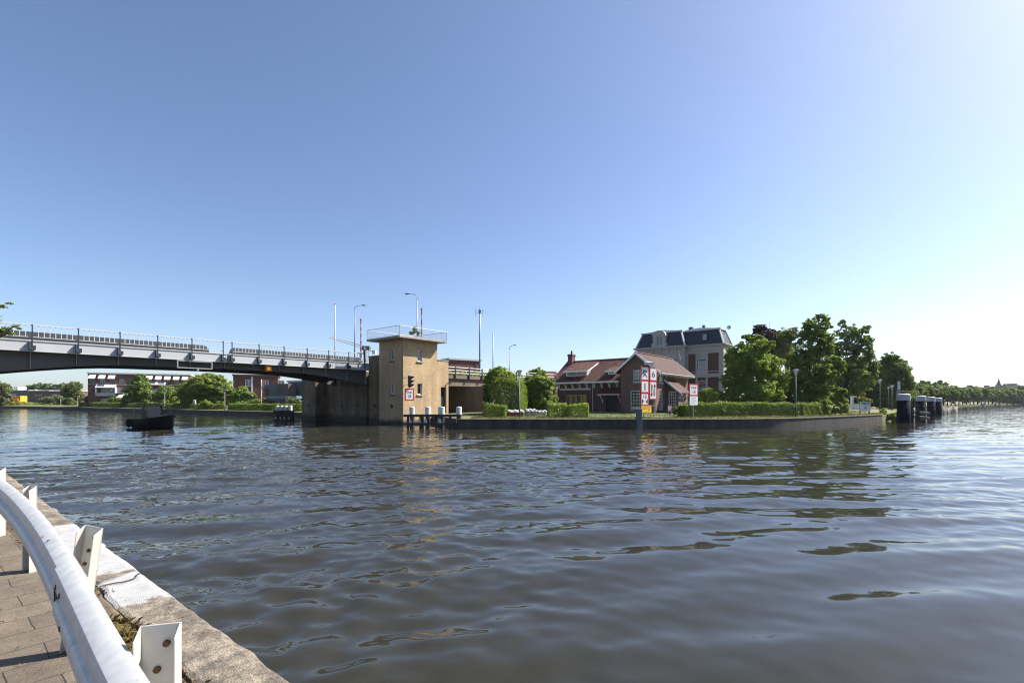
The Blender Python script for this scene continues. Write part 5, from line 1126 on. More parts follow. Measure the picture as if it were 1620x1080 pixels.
# radio channel signs
def vhf_text(p_, cx, zc, y, s_, wx=.9):
    text('VHF', .36*s_, M['sign_black'], p_, (cx,y,zc+.20*s_), sx=wx); text('18', .44*s_, M['sign_black'], p_, (cx,y,zc-.22*s_), sx=wx)
Yv = 47.3; vs_ = empty('radio_sign', (X(1097.5,Yv),Yv,.94), R(33), 'red bordered VHF 18 sign above a white notice on a post at the hedge', 'sign')
MB().tube([(0,.06,0),(0,.06,Zp(608,Yv)-.94)],.05).build('post', M['galv'], vs_)
z0, z1 = Zp(626.3,Yv)-.94, Zp(607,Yv)-.94; p1 = panel('sign_panel', vs_, 0, z0, z1, 14.4/F*Yv*1.5, 0, .13); vhf_text(p1, 0, (z0+z1)/2, -.010, 1, 1.3)
z0, z1 = Zp(640.5,Yv)-.94, Zp(626.6,Yv)-.94; p2 = panel('notice', vs_, .03, z0, z1, 13/F*Yv*1.5, .005, .002, 'sign_white', 'sign_white')
mark(p2, [((-.34,z1-.15),(.36,z1-.15),.06),((-.34,z1-.32),(.3,z1-.32),.05),((-.3,z1-.46),(.34,z1-.46),.05),((-.34,z1-.63),(.2,z1-.63),.05)], 'pale_grey_steel', -.004)
Yw = 51.3; vt = empty('radio_sign', (X(647.8,Yw),Yw,Zp(633.5,Yw)), R(33), 'red bordered VHF 18 sign on the bridge tower corner under the signal light', 'sign')
w_ = 15.4/F*Yw; p1 = panel('sign_panel', vt, 0, 0, 19.2/F*Yw, w_, 0, .13); vhf_text(p1, 0, .66, -.010, .95)
MB().bar((.1,.05,.7),(.05,.75,.7),.06).build('bracket', M['galv'], vt)
# pile in the water before the signs
pl = empty('mooring_pile', (X(1011,44.2),44.2,0), 0, 'square grey blue timber pile standing in the water before the shipping signs', 'pile')
b = MB(); b.box(-.24,.24,-.22,.22,-1,Zp(647,44.2)); b.build('pile', M['pile_grey'], pl, bevel=.03); MB().box(-.26,.26,-.24,.24,Zp(647,44.2)+.002,Zp(646,44.2)+.01).build('cap', M['zinc'], pl)
# information board and bollard on the point
ib = empty('information_board', (X(1369,61.5),61.5,.97), R(-8), 'white notice board with a green header on the grassy point beside the path', 'board')
kb = 61.5/F; b = MB(); b.box(-8*kb,7.5*kb,.0,.06,.35,1.56); o = b.build('board', M['sign_white'], ib); MB().box(-5.6*kb,6.2*kb,-.012,-.002,1.18,1.5).build('header', M['sign_green'], o)
mark(o, [((-.4,1.28),(-.12,1.28),.05),((.0,1.38),(.4,1.38),.05),((.05,1.26),(.35,1.26),.04)], 'sign_white', -.018)
mark(o, [((-.2,.98),(.12,.98),.05),((-.15,.78),(.15,.78),.14),((-.2,.58),(.2,.58),.05),((.05,.9),(.18,.9),.08)], 'faded_red', -.006)
for x_ in (-.58,.52): MB().box(x_-.05,x_+.05,.065,.14,0,1.56).build('post', M['lamp_green'], ib)
bo = empty('bollard', (X(1342.7,58.5),58.5,.95), 0, 'slim pale bollard on the verge left of the information board', 'bollard'); b = MB(); b.lathe([(.10,0),(.10,1.05),(.12,1.06),(.12,1.15),(.05,1.2),(.001,1.2)],n=10); b.build('post', M['stone_pale'], bo, smooth=False)

# ------------------------------------------------------------------ timber fenders and steel piles
fd = empty('pile_fender', (X(688,45.9),45.9,0), 0, 'low black timber fender with white capped piles in front of the tower', 'fender')
kf = 45.9/F
for px, dy in ((651,0),(662,1.3),(676,0),(693.5,1.2),(698.5,0),(725.5,0)):
    x_ = (px-688)*kf; b = MB(); b.lathe([(.23,-1.2),(.23,1.32)],(x_,dy+.3,0),12); po = b.build('pile', M['black_timber'], fd, smooth=False)
    if px != 662: b = MB(); b.lathe([(.265,1.322),(.265,2.02),(.22,2.07),(.001,2.09)],(x_,dy+.3,0),14); b.build('white_cap', M['post_white'], po)
    b = MB(); b.prism([(x_-.235,.42),(x_+.02,.42),(x_-.05,.75),(x_-.12,1.0),(x_-.235,.9)],'y',dy+.04,dy+.07); b.build('worn_paint', M['post_white'], po)
for z0, z1 in ((1.12,1.36),(.32,.56)): MB().box((638.5-688)*kf,(729-688)*kf,-.12,.06,z0,z1).build('beam', M['black_timber'], fd)
for px in (645,668,690,712): MB().box((px-688)*kf-.11,(px-688)*kf+.11,.07,.18,-.3,1.12).build('upright', M['black_timber'], fd)
kf = 62/F; f2 = empty('pile_fender', (X(449,62),62,0), R(4), 'small block of four white capped black piles beyond the bridge opening', 'fender')
for i, px in enumerate((439,445.5,452,459)):
    x_ = (px-449)*kf; b = MB(); b.lathe([(.22,-1.2),(.22,1.42)],(x_,0,0),12); po = b.build('pile', M['black_timber'], f2); b = MB(); b.lathe([(.255,1.422),(.255,2.0),(.21,2.05),(.001,2.06)],(x_,0,0),14); b.build('white_cap', M['post_white'], po)
    b = MB(); b.box(x_-.14,x_-.02,-.235,-.215,.15,.62); b.build('worn_paint', M['post_white'], po)
for z0, z1 in ((1.0,1.40),(.62,.8),(.05,.3)): MB().box((434.5-449)*kf,(462.5-449)*kf,-.33,-.24,z0,z1).build('beam', M['black_timber'], f2)
MB().box((459.5-449)*kf,(462.5-449)*kf,-.238,.5,-.6,1.38).build('side_board', M['black_timber'], f2)
def dolphin(px, Y, wpx, toppy, label):
    r = wpx/2/F*Y; zt = Zp(toppy,Y); root = empty('dolphin_pile', (X(px,Y),Y,0), 0, label, 'pile', 'dark blue steel piles with white tops at the point')
    b = MB(); b.lathe([(r,-2),(r,zt-.75)],n=24); o = b.build('pile', M['pile_blue'], root, smooth=True)
    b = MB(); b.lathe([(r+.015,zt-.748),(r+.015,zt-.04),(r-.03,zt),(r*.5,zt+.06),(.001,zt+.07)],n=24); o2 = b.build('white_top', M['pile_white'], root, smooth=True); e = o2.modifiers.new('edge','EDGE_SPLIT'); e.split_angle = R(35)
    b = MB()
    for a, z in ((-.2,.55),(.0,.36)): b.bar((r*math.sin(a)-.12,-r*math.cos(a)-.03,zt*z+.06),(r*math.sin(a)+.05,-r*math.cos(a)-.04,zt*z-.1),.05)
    b.build('mooring_hook', M['galv'], root); return root
dolphin(1429.5,58.5,17.4,623.5,'largest dark blue steel pile with a white top, nearest the grassy point')
dolphin(1457,73.5,12.4,626.3,'dark blue white topped pile at the outer end of the timber fender')
dolphin(1473,85,10.3,628.2,'dark blue white topped pile between the fender end and the outermost pile')
dolphin(1484.3,95,9,629.3,'outermost and smallest of the dark blue white topped piles, against open water')
wf = empty('timber_fender', (X(1446,66),66,0), R(62), 'weathered timber fender rails between the two largest blue piles', 'fender')
for z in (.35,.95): MB().box(-7,6.5,-.12,.12,z,z+.32).build('rail', M['worn_timber'], wf)
for x_ in (-3.2,-.4,2.4): b = MB(); b.box(x_-.18,x_+.18,.13,.5,-1,1.9); b.prism([(x_-.18,1.9),(x_+.18,1.9),(x_+.06,2.25),(x_-.06,2.25)],'y',.131,.5); b.build('post', M['black_timber'], wf)
bs = empty('bank_sign', (X(1421.5,66),66,.5), 0, 'narrow white sign on a grey post behind the largest blue pile', 'sign')
MB().tube([(0,0,0),(0,0,Zp(603,66)-.5)],.06).build('post', M['galv'], bs); MB().box(-.14,.2,-.05,-.0,Zp(616,66)-.5,Zp(603,66)-.5).build('sign_panel', M['sign_white'], bs); MB().box(-.2,.3,-.05,.1,Zp(623,66)-.5,Zp(616.3,66)-.5).build('box', M['galv'], bs)

# ------------------------------------------------------------------ the dark launch with a person in the bow
Yb = 46.5; bt = empty('launch_boat', (X(244,Yb),Yb,0), R(-26), 'black open motor launch with a grey windscreen cover and sun canopy leaving the bridge', 'boat')
secs = [(-2.75,.86,.86,.05),(-2.0,1.0,.84,-.1),(-.9,1.12,.84,-.2),(.4,1.12,.90,-.2),(1.6,.90,1.02,-.15),(2.4,.52,1.16,-.02),(2.85,.16,1.26,.25),(2.98,.02,1.28,.55)]
b = MB(); rings = []
for x_, hb, zs, kz in secs:
    rings.append([(x_,-hb,zs),(x_+.0,-hb*.97,zs-.14),(x_,-hb*.86,.22+kz*.3),(x_,-hb*.45,-.12+kz*.5),(x_,0,kz-.22),(x_,hb*.45,-.12+kz*.5),(x_,hb*.86,.22+kz*.3),(x_,hb*.97,zs-.14),(x_,hb,zs),(x_,hb-.10 if hb > .12 else hb*.2,zs),(x_,(hb-.12)*.8 if hb > .15 else .0,max(kz+.1,zs-.45)),(x_,0,max(kz+.1,zs-.46)),(x_,-(hb-.12)*.8 if hb > .15 else -.0,max(kz+.1,zs-.45)),(x_,-hb+.10 if hb > .12 else -hb*.2,zs)])
b.loft(rings); hl = b.build('hull', M['boat_hull'], bt, smooth=True); e = hl.modifiers.new('edge','EDGE_SPLIT'); e.split_angle = R(40)
b = MB()
for s_ in (-1,1): b.tube([(x_,s_*(hb+.02),zs+.02) for x_,hb,zs,kz in secs],.06,8)
b.build('rubbing_rail', M['black_timber'], bt, smooth=True)
for p_ in ((-2.85,-.75,.42),(-2.9,-.1,.45),(-2.3,-1.08,.5)): b = MB(); b.lathe([(.001,-.36),(.14,-.3),(.19,-.1),(.19,.1),(.14,.3),(.04,.36),(.03,.5),(.001,.5)],p_,12); b.build('fender', M['black_timber'], bt, smooth=True)
b = MB(); b.loft([[(.25,-.66,.86),(.25,.66,.86),(.19,.66,.86),(.19,-.66,.86)],[(-.14,-.58,2.12),(-.14,.58,2.12),(-.20,.58,2.12),(-.20,-.58,2.12)]]); b.build('windscreen_cover', M['boat_grey'], bt)
b = MB(); b.box(-.55,.15,-.6,.6,.4,1.15); b.build('console', M['boat_hull'], bt, bevel=.04)
b = MB()
for s_ in (-.8,.8): b.loft([[(.2,s_,.9),(-.75,s_,.9),(-.75,s_+.02,.9),(.2,s_+.02,.9)],[(-.15,s_*.93,2.17),(-.55,s_*.93,2.17),(-.55,s_*.93+.02,2.17),(-.15,s_*.93+.02,2.17)]])
b.build('side_screen', M['boat_hull'], bt)
b = MB(); b.loft([[(-.25,-.8,2.32),(-.25,.8,2.32),(-.25,.8,2.38),(-.25,-.8,2.38)],[(-1.2,-.85,2.34),(-1.2,.85,2.34),(-1.2,.85,2.40),(-1.2,-.85,2.40)],[(-2.3,-.6,2.31),(-2.3,.6,2.31),(-2.3,.6,2.34),(-2.3,-.6,2.34)]]); cn = b.build('sun_canopy', M['black_timber'], bt)
for s_ in (-.62,.62):
    for pts_ in ([(-.25,s_,2.34),(1.1,s_,2.31),(1.62,s_*1.2,1.0)],[(-.5,s_,2.34),(-.5,s_*1.3,.85)],[(-2.2,s_*.9,2.32),(-2.0,s_*1.4,.85)]): MB().tube(pts_,.03,6).build('canopy_pole', M['galv'], cn)
b = MB(); b.tube([(-2.55,.3,.85),(-2.55,.3,1.7)],.015); b.build('stern_staff', M['white_wood'], bt)
b = MB(); b.box(.75,1.35,-.6,.6,.35,.72); b.build('bow_seat', M['boat_grey'], bt, bevel=.04)
# seated person: one skinned body, leaning back in the bow looking ahead
def skin_body(name, verts, edges, radii, m, parent, root=0):
    me = bpy.data.meshes.new(name); me.from_pydata(verts, edges, []); o = bpy.data.objects.new(name, me); COL.objects.link(o)
    bpy.context.view_layer.update()
    o.modifiers.new('skin','SKIN'); sk = me.skin_vertices[0].data
    for i, r_ in enumerate(radii): sk[i].radius = (r_, r_)
    sk[root].use_root = True
    s_ = o.modifiers.new('sub','SUBSURF'); s_.levels = 2; s_.render_levels = 2
    me.materials.append(m); o.parent = parent; return o
ps = empty('person', bt.matrix_basis @ Vector((1.1,.05,.72)), bt.rotation_euler.z, 'person in a light top sitting in the bow of the black launch', 'person')
vt_ = [(0,0,.10),(0,0,.32),(-.04,0,.48),(-.04,0,.54),(-.02,0,.62),(-.02,0,.74),
       (-.04,-.19,.46),(.05,-.25,.22),(.26,-.20,.12),(.34,-.17,.11),(-.04,.19,.46),(.05,.26,.22),(.26,.22,.12),(.34,.19,.11),
       (.06,-.10,.07),(.46,-.13,.13),(.56,-.12,-.26),(.68,-.12,-.30),(.06,.10,.07),(.46,.14,.13),(.56,.13,-.26),(.68,.13,-.30)]
ed_ = [(0,1),(1,2),(2,3),(3,4),(4,5),(2,6),(6,7),(7,8),(8,9),(2,10),(10,11),(11,12),(12,13),(0,14),(14,15),(15,16),(16,17),(0,18),(18,19),(19,20),(20,21)]
ra_ = [.14,.13,.12,.055,.085,.07,.06,.045,.035,.03,.06,.045,.035,.03,.095,.07,.05,.04,.095,.07,.05,.04]
bd = skin_body('body', vt_, ed_, ra_, M['skin'], ps)
sh_ = skin_body('shirt', [(0,0,.08),(0,0,.32),(-.04,0,.48),(-.04,-.20,.46),(.03,-.25,.26),(-.04,.20,.46),(.03,.26,.26)], [(0,1),(1,2),(2,3),(3,4),(2,5),(5,6)], [.165,.155,.135,.085,.07,.085,.07], M['shirt'], ps)
tr_ = skin_body('trousers', [(0,0,.08),(.08,-.10,.07),(.46,-.13,.13),(.55,-.12,-.22),(.08,.10,.07),(.46,.14,.13),(.55,.13,-.22)], [(0,1),(1,2),(2,3),(0,4),(4,5),(5,6)], [.16,.115,.085,.065,.115,.085,.065], M['trouser'], ps)
b = MB(); b.lathe([(.001,.82),(.07,.80),(.098,.74),(.10,.67),(.085,.60)],(-.035,0,0),12); b.build('hair', M['hair'], ps, smooth=True)
b = MB(); b.tube([(.06,0,.67),(.092,0,.645),(.07,0,.635)],[.008,.014,.008],6); b.build('nose', M['skin'], ps)

# ------------------------------------------------------------------ planting right of the bridge
TG = 'trees on the wooded point'
shrub('bush', 'tall dark leafy bush against the brown abutment wall', 'bush', 778, 56, 1.1, [(774,638,13,28),(778,604,15,22),(790,592,18,14),(772,618,9,14),(804,596,12,9)], 'mid', .22, 1.4, seed=61)
hedge('ivy_clad_hedge', 'ivy dark green hedge block behind the first green lantern post', [(X(781,54),54,1.1),(X(829,53),53,1.1)], Zp(601,54)-1.1, 3.0, 'hedge', .2, 2.3, seed=62, jag=.5)
shrub('bush', 'bright leafy bush mass with clematis left of the brick house', 'bush', 849, 56, 1.15, [(840,630,15,28),(856,626,22,28),(852,606,22,15),(868,636,12,20),(838,608,13,14),(866,606,10,9),(834,640,10,18),(831,618,11,20)], 'mid', .22, 1.6, seed=63, shell=.7, clump=.2)
shrub('bush', 'very dark bush in the gap between the leafy mass and the brick house', 'bush', 870, 59, 1.15, [(868,640,9,20),(876,636,7,20),(872,618,8,14)], 'dark', .26, 1.4, seed=64)
tree('tree', 'small rounded tree showing above the ivy bushes left of the house', 'tree', 850, 72, 1.25, [(848,591,14,10),(861,594,10,9),(838,597,10,8),(850,600,18,8)], 'mid', .3, 1.2, .12, seed=65)
b = MB(); A = W(777,642,52.5); B = W(783,632,52.3); b.tube([A,(A+B)/2,B],.05); bp_ = b.build('birch_stake', M['white_wood']); tag(bp_, 'slanting white stake at the foot of the ivy bushes', 'stake')
def hedge_at(name, label, pa, pb, zh, w, leaf, seed, size=.15, **k):
    a = Vector((X(pa[0],pa[1]),pa[1],0)); c = Vector((X(pb[0],pb[1]),pb[1],0))
    a.z = land_z(a.x,a.y); c.z = land_z(c.x,c.y); return hedge(name, label, [tuple(a),tuple(c)], zh, w, leaf, size, seed=seed, **k)
hedge_at('hedge', 'low box hedge beside the abutment wall left of the green lantern post', (767,49.6), (801,49.2), 1.3, 1.4, 'hedge', 71, .15)
hedge_at('hedge', 'left one of two bright rounded box hedges before the house wing', (866,49.8), (897,49.6), 1.42, 1.5, 'mid', 72, .16)
hedge_at('hedge', 'right one of two bright rounded box hedges before the house wing', (899,49.3), (931,49.0), 1.35, 1.5, 'mid', 73, .16)
hedge_at('hedge', 'long clipped beech hedge along the quay path right of the house', (1078,49.3), (1256,53.2), 1.45, 1.3, 'hedge', 74, .16, dens=1.5)
hedge_at('hedge', 'tall clipped hedge block with a rounded top beside the villa', (1108,58.5), (1140,59.0), 2.75, 2.0, 'hedge', 75, .18, dens=1.5)
hedge_at('hedge', 'dark shaded hedge continuing behind the green lantern post', (1262,54.5), (1306,57.5), 1.35, 1.2, 'dark', 76, .16)
tree('tree', 'bright green broad tree before the villa front', 'tree', 1192, 57.5, 1.2, [(1190,570,34,28),(1163,580,20,26),(1218,585,24,28),(1200,548,22,18),(1175,552,15,14),(1228,610,18,22),(1165,612,15,17),(1195,618,28,24,-1),(1180,532,7,6),(1202,536,8,6),(1178,620,22,22),(1152,596,13,20),(1157,563,13,16),(1195,600,26,24),(1158,622,14,16)], 'lime', .26, .82, .13, th=1.6, group=TG, seed=81, bark='bark_pale')
tree('tree', 'dark purple copper beech showing above the bright green tree', 'tree', 1218, 82, 1.35, [(1212,534,22,20),(1203,522,13,10),(1230,540,18,22),(1243,560,14,22),(1220,560,22,22),(1190,538,12,10)], 'purple', .34, .95, .3, th=5, group=TG, seed=82)
tree('tree', 'pale olive feathery tree between the purple beech and the tallest tree', 'tree', 1246, 78, 1.35, [(1242,533,16,16),(1254,528,12,14),(1246,560,18,24),(1236,552,12,16)], 'olive', .24, .62, .25, th=5, group=TG, seed=83, shell=.3)
tree('tree', 'tallest dark leaved tree above the end of the hedge', 'tree', 1284, 60, 1.15, [(1290,520,24,18),(1275,545,22,24),(1302,545,20,24),(1284,585,32,34),(1262,600,20,24),(1300,505,14,9),(1278,512,10,10),(1310,590,18,28),(1308,548,14,18),(1322,578,16,22),(1258,575,14,20),(1272,630,22,20),(1296,630,18,22),(1290,610,24,20)], 'mid', .26, .72, .26, th=2.6, group=TG, seed=84, shell=.4, clump=.17)
tree('tree', 'open crowned grey green tree leaning over the footpath', 'tree', 1338, 65, 1.15, [(1340,525,20,14),(1360,530,16,14),(1330,550,20,20),(1362,560,22,18),(1345,585,28,24),(1375,595,14,20),(1320,590,14,24),(1332,512,8,7),(1356,615,22,14),(1378,566,10,16),(1370,543,14,14),(1382,584,11,18),(1366,520,11,8),(1316,560,12,18)], 'sage', .25, .58, .26, th=3.4, group=TG, seed=85, shell=.4, clump=.16)
tree('tree', 'big dark round crowned tree behind the lantern posts', 'tree', 1413, 100, 1.2, [(1412,585,24,24),(1400,600,18,26),(1428,602,18,22),(1408,568,14,12),(1390,610,16,26),(1436,618,12,18),(1413,625,30,16),(1400,636,30,10)], 'dark', .42, 1.15, .5, th=3.5, group=TG, seed=86)
tree('tree', 'dark bushy tree in the shade behind the hedge and the bright tree', 'tree', 1240, 66, 1.2, [(1240,610,20,30),(1255,632,22,20),(1225,630,20,20),(1262,600,14,22)], 'dark', .3, 1.1, .2, th=1.5, group=TG, seed=87)
tree('tree', 'dark leafy tree filling the space behind the footpath', 'tree', 1358, 104, 1.3, [(1345,610,26,28),(1375,612,24,28),(1322,620,20,26),(1360,590,26,22)], 'dark', .42, 1.1, .35, th=2, group=TG, seed=88)
shrub('bush', 'bright yellow green shrub beside the footpath under the trees', 'bush', 1330, 62, 1.1, [(1332,622,10,9),(1322,630,7,9),(1336,636,7,8),(1325,617,5,5)], 'yellow', .18, .95, seed=91)
shrub('ornamental_grass', 'clump of upright yellow green leaves beside the footpath', 'plant', 1330, 58, 1.0, [(1322,648,5,9),(1330,646,5,10),(1338,645,5,9),(1314,650,4,7)], 'yellow', .2, 1.3, seed=92, droop=-2)
shrub('bush', 'leafy green bush at the foot of the tallest tree', 'bush', 1306, 56.5, 1.05, [(1303,640,6,9),(1308,648,6,8),(1300,650,6,7)], 'mid', .18, 1.0, seed=93)
shrub('bush', 'golden yellow bush behind the information board', 'bush', 1368, 80, 1.2, [(1366,632,8,5),(1374,634,6,4),(1361,636,5,4)], 'gold', .2, 1.0, seed=94)
shrub('bush', 'small bright shrub hanging out over the right part of the hedge', 'bush', 1232, 56, 1.2, [(1228,622,11,9),(1236,628,8,8),(1220,630,6,5)], 'yellow', .2, .8, seed=95)
shrub('reeds', 'yellow green reeds at the waterline between the quay wall and the blue pile', 'reeds', 1410, 63, .0, [(1402,660,7,8),(1412,659,8,8),(1420,660,5,9),(1398,664,4,4),(1416,653,6,6,2)], 'yellow', .2, 1.4, seed=96, droop=-1.5)
shrub('bush', 'green bush behind the first pile where the bank bends away', 'bush', 1440, 92, .8, [(1440,634,12,9),(1450,636,10,7),(1430,634,10,10)], 'mid', .3, 1.2, seed=97)
shrub('bush', 'dark green undergrowth behind the end of the clipped hedge', 'bush', 1270, 68, 1.2, [(1250,636,22,16),(1275,634,22,18),(1300,630,20,20),(1232,640,14,12)], 'dark', .26, 1.3, seed=98)
shrub('bush', 'dark green undergrowth behind the small white shed', 'bush', 1380, 118, 1.3, [(1330,632,22,12),(1355,630,20,14),(1382,630,20,14),(1405,632,16,12),(1425,632,16,12)], 'dark', .4, 1.3, seed=100)
# small white sheds and frames among the trees
def shed(px, py0, py1, wpx, Y, m, label, name='shed'):
    k = Y/F; z0 = land_z(X(px,Y),Y); h = Zp(py0,Y)-z0; root = empty(name, (X(px,Y),Y,z0), R(-25), label, 'shed'); w_ = wpx*k/2
    b = MB(); b.box(-w_,w_,-w_*.8,w_*.8,0,h*.85); b.prism([(-w_,h*.85),(w_,h*.85),(0,h)],'y',-w_*.8,w_*.8); o = b.build('wall', M[m], root)
    b = MB(); b.prism([(-w_*1.15,h*.84),(0,h*1.03),(0,h*1.08),(-w_*1.15,h*.89)],'y',-w_*.95,w_*.95); b.prism([(0,h*1.03),(w_*1.15,h*.84),(w_*1.15,h*.89),(0,h*1.08)],'y',-w_*.95,w_*.95); b.build('roof', M['zinc'], root)
    b = MB(); b.box(-w_*.5,w_*.5,-w_*.8-.05,-w_*.8-.002,h*.35,h*.75); b.build('window', M['glass'], root)
shed(1353, 622, 640, 11, 84, 'white_wood', 'small white shed beside the footpath under the trees')
shed(1394.5, 634, 641, 6.5, 108, 'white_wood', 'low white framed hut behind the first lantern post on the point', 'hut')
shed(1402.5, 635, 641, 6, 112, 'dark_brick', 'small dark red hut with a pale window behind the lantern posts', 'hut')
# dark fence and pale posts behind the hedge
gf = empty('garden_fence', (X(1150,62),62,1.25), 0, 'dark garden fence with pale posts between the hedge and the villa', 'fence')
MB().box(0,9.5,-.04,.04,.1,1.75).build('fence_panel', M['black_timber'], gf)
for px in (1159,1174,1186,1198,1206): MB().box(X(px,62)-X(1150,62)-.09,X(px,62)-X(1150,62)+.09,-.14,-.042,0,2.0 if px < 1180 else 1.75).build('post', M['stone_pale'], gf)
# white topped boxes on the grass behind the lantern post
for (pa, pb, py0, Y, m, label) in ((803,828,648.3,50.2,'faded_red','low dark red box with a sagging white cover beside the green lantern post'),(831,848,646.8,50.6,'stone_pale','pale pink covered box in the grass, middle of the three covered boxes'),(849,864,648.8,52.5,'zinc','low grey box with a white top nearest the house hedge')):
    x0_, x1_ = X(pa,Y), X(pb,Y); z0 = land_z(x0_,Y); h = Zp(py0,Y)-z0; root = empty('covered_box', ((x0_+x1_)/2,Y,z0), R(9), label, 'box'); w_ = (x1_-x0_)/2
    b = MB(); b.box(-w_*.92,w_*.92,-.4,.45,0,h*.8); b.build('box', mat('box_red',(.20,.035,.03),.7) if m == 'faded_red' else M[m], root, bevel=.03)
    b = MB(); g_ = np.random.default_rng(int(pa)); nx_ = 9; rows = []
    for i in range(nx_+1):
        x_ = -w_+2*w_*i/nx_; d_ = .05*math.sin(i*1.9)+g_.normal(0,.02); rows.append([(x_,-.52,h*.68+d_*.5),(x_,-.46,h*.9+d_),(x_,0,h*1.0+d_),(x_,.46,h*.9+d_),(x_,.52,h*.66)])
    b.loft(rows, close=False, caps=False); o = b.build('cover', M['white_paint'], root); sd_ = o.modifiers.new('thick','SOLIDIFY'); sd_.thickness = .02
mp_ = empty('marker_posts', (X(837.5,47.5),47.5,.94), 0, 'pair of short thin dark stakes in the verge right of the lantern post', 'stake')
for dx in (-.22,.22): MB().tube([(dx,0,0),(dx,0,.75)],.025,6).build('stake', M['black_timber'], mp_)
# tree on the near quay whose branch tips enter the left edge of the picture
tree('tree', 'leafy branch tips of a tree on the near quay reaching in at the left edge', 'tree', -130, 25, 1.0, [(-75,520,62,50),(-110,470,70,60),(-150,540,70,60),(-34,521,20,9,.6),(-16,517,9,4,.8),(-10,524,7,3,.8),(0,512,5,2,.8),(5,516,4,1.4,.8),(-32,478,18,5,.6),(-10,475,6,1.2,.8),(-28,534,12,4,.4)], 'sage', .13, .42, .2, th=2.4, seed=99, shell=.3, clump=.25)

# ------------------------------------------------------------------ far bank seen under the bridge
FB = 'lamp posts along the far bank'
def gz(px, Y): return land_z(X(px,Y),Y)
def bank_lamp(px, Y, top, label, proto=[]):
    z0 = gz(px,Y); h = Zp(top,Y)-z0
    if not proto:
        root = empty('bank_lamp', (0,0,0), 0, label, 'lamp post', FB); b = MB(); b.tube([(0,0,0),(0,0,1)],[.085,.065],8); b.build('pole', M['stone_pale'], root)
        b = MB(); b.box(-.45,.45,-.16,.16,1.0,1.03); b.build('lamp_head', M['zinc'], root); proto.append((root,1))
    else: root = copy_tree(proto[0][0]); root['label'] = label
    root.location = (X(px,Y),Y,z0); root.scale = (1,1,h); return root
bank_lamp(96,170,628,'pale lamp post on the far bank before the low brick building'); bank_lamp(123,158,626.5,'pale lamp post on the far bank between dark hedge and apartment block')
bank_lamp(155.5,142,624,'pale lamp post on the far bank beside the yellow marker'); bank_lamp(200.5,126,622.5,'pale lamp post on the far bank behind the launch stern'); bank_lamp(260.5,110,618,'pale lamp post on the far bank behind the launch canopy'); bank_lamp(355.5,93,617,'pale lamp post on the far bank under the bridge amber lamp')
fp, h = mast('flagpole', 413.5, 92, gz(413.5,92), 600, .08, 'white_paint', 'white flagpole with a hanging pennant on the far lawn beside the pier', 'flagpole')
b = MB(); b.loft([[(.08,0,h-.1),(.30,.1,h-.25)],[(.10,0,h-1.2),(.36,.05,h-1.4)],[(.1,0,h-2.4),(.24,.1,h-2.5)]], close=False, caps=False); b.build('pennant', M['faded_red'], fp)
def block(name, label, cat, pxl, pxr, Yl, Yr, ztop, depth, wallm, roofm=None, z0=None):
    """building with its front running from (pxl,Yl) to (pxr,Yr); local x along the front, y away from the viewer"""
    A = Vector((X(pxl,Yl),Yl,0)); B = Vector((X(pxr,Yr),Yr,0)); z_ = 1.0 if z0 is None else z0; d = (B-A); L = d.length
    root = empty(name, (A.x,A.y,z_), math.atan2(d.y,d.x), label, cat); b = MB(); b.box(0,L,0,depth,-.5,ztop-z_); b.build('wall', M[wallm], root)
    if roofm: MB().box(-.25,L+.25,-.25,depth+.25,ztop-z_+.002,ztop-z_+.35).build('roof', M[roofm], root)
    return root, L, ztop-z_
def win(root, x0, x1, z0, z1, fm='white_wood', pm='glass', nm='window', y=0, bars=1):
    b = MB(); t_ = .09
    b.box(x0,x0+t_,y-.05,y-.004,z0,z1); b.box(x1-t_,x1,y-.05,y-.004,z0,z1); b.box(x0+t_,x1-t_,y-.05,y-.004,z0,z0+t_); b.box(x0+t_,x1-t_,y-.05,y-.004,z1-t_,z1)
    for i in range(bars): x_ = x0+(x1-x0)*(i+1)/(bars+1); b.box(x_-.04,x_+.04,y-.045,y-.005,z0+t_,z1-t_)
    o = b.build(nm, M[fm], root); MB().box(x0,x1,y-.02,y-.003,z0,z1).build('pane', M[pm], o); return o
ap_, L, h = block('apartment_building', 'red brick apartment block with white awnings under its flat roof, seen under the bridge', 'building', 139, 300, 140, 151, Zp(590.5,140), 14, 'flat_brick', 'zinc', 1.2)
topz = h; AW = M['white_wood']
n_ = 11; wd = L/n_
for i in range(n_):
    x0_, x1_ = wd*i+.35, wd*(i+1)-.35
    win(ap_, x0_+.1, x1_-.1, topz-3.0, topz-1.2, 'dark_steel', 'curtain' if i % 2 else 'glass', bars=2)
    if i not in (3,4): b = MB(); b.loft([[(x0_,-.05,topz-.35),(x1_,-.05,topz-.35),(x1_,-.05,topz-.40),(x0_,-.05,topz-.40)],[(x0_,-1.5,topz-1.35),(x1_,-1.5,topz-1.35),(x1_,-1.5,topz-1.55),(x0_,-1.5,topz-1.55)]]); b.build('awning', AW, ap_)
    for lev in (6.3, 9.4):
        if topz-lev > 0 and not (i == 0): win(ap_, x0_+.5, x0_+2.6, topz-lev+.6, topz-lev+2.1, 'zinc', 'curtain' if i % 3 else 'glass', bars=1)
b = MB(); b.box(0,L,-.06,-.0035,topz-3.2,topz-3.05); b.build('sill_band', M['zinc'], ap_)
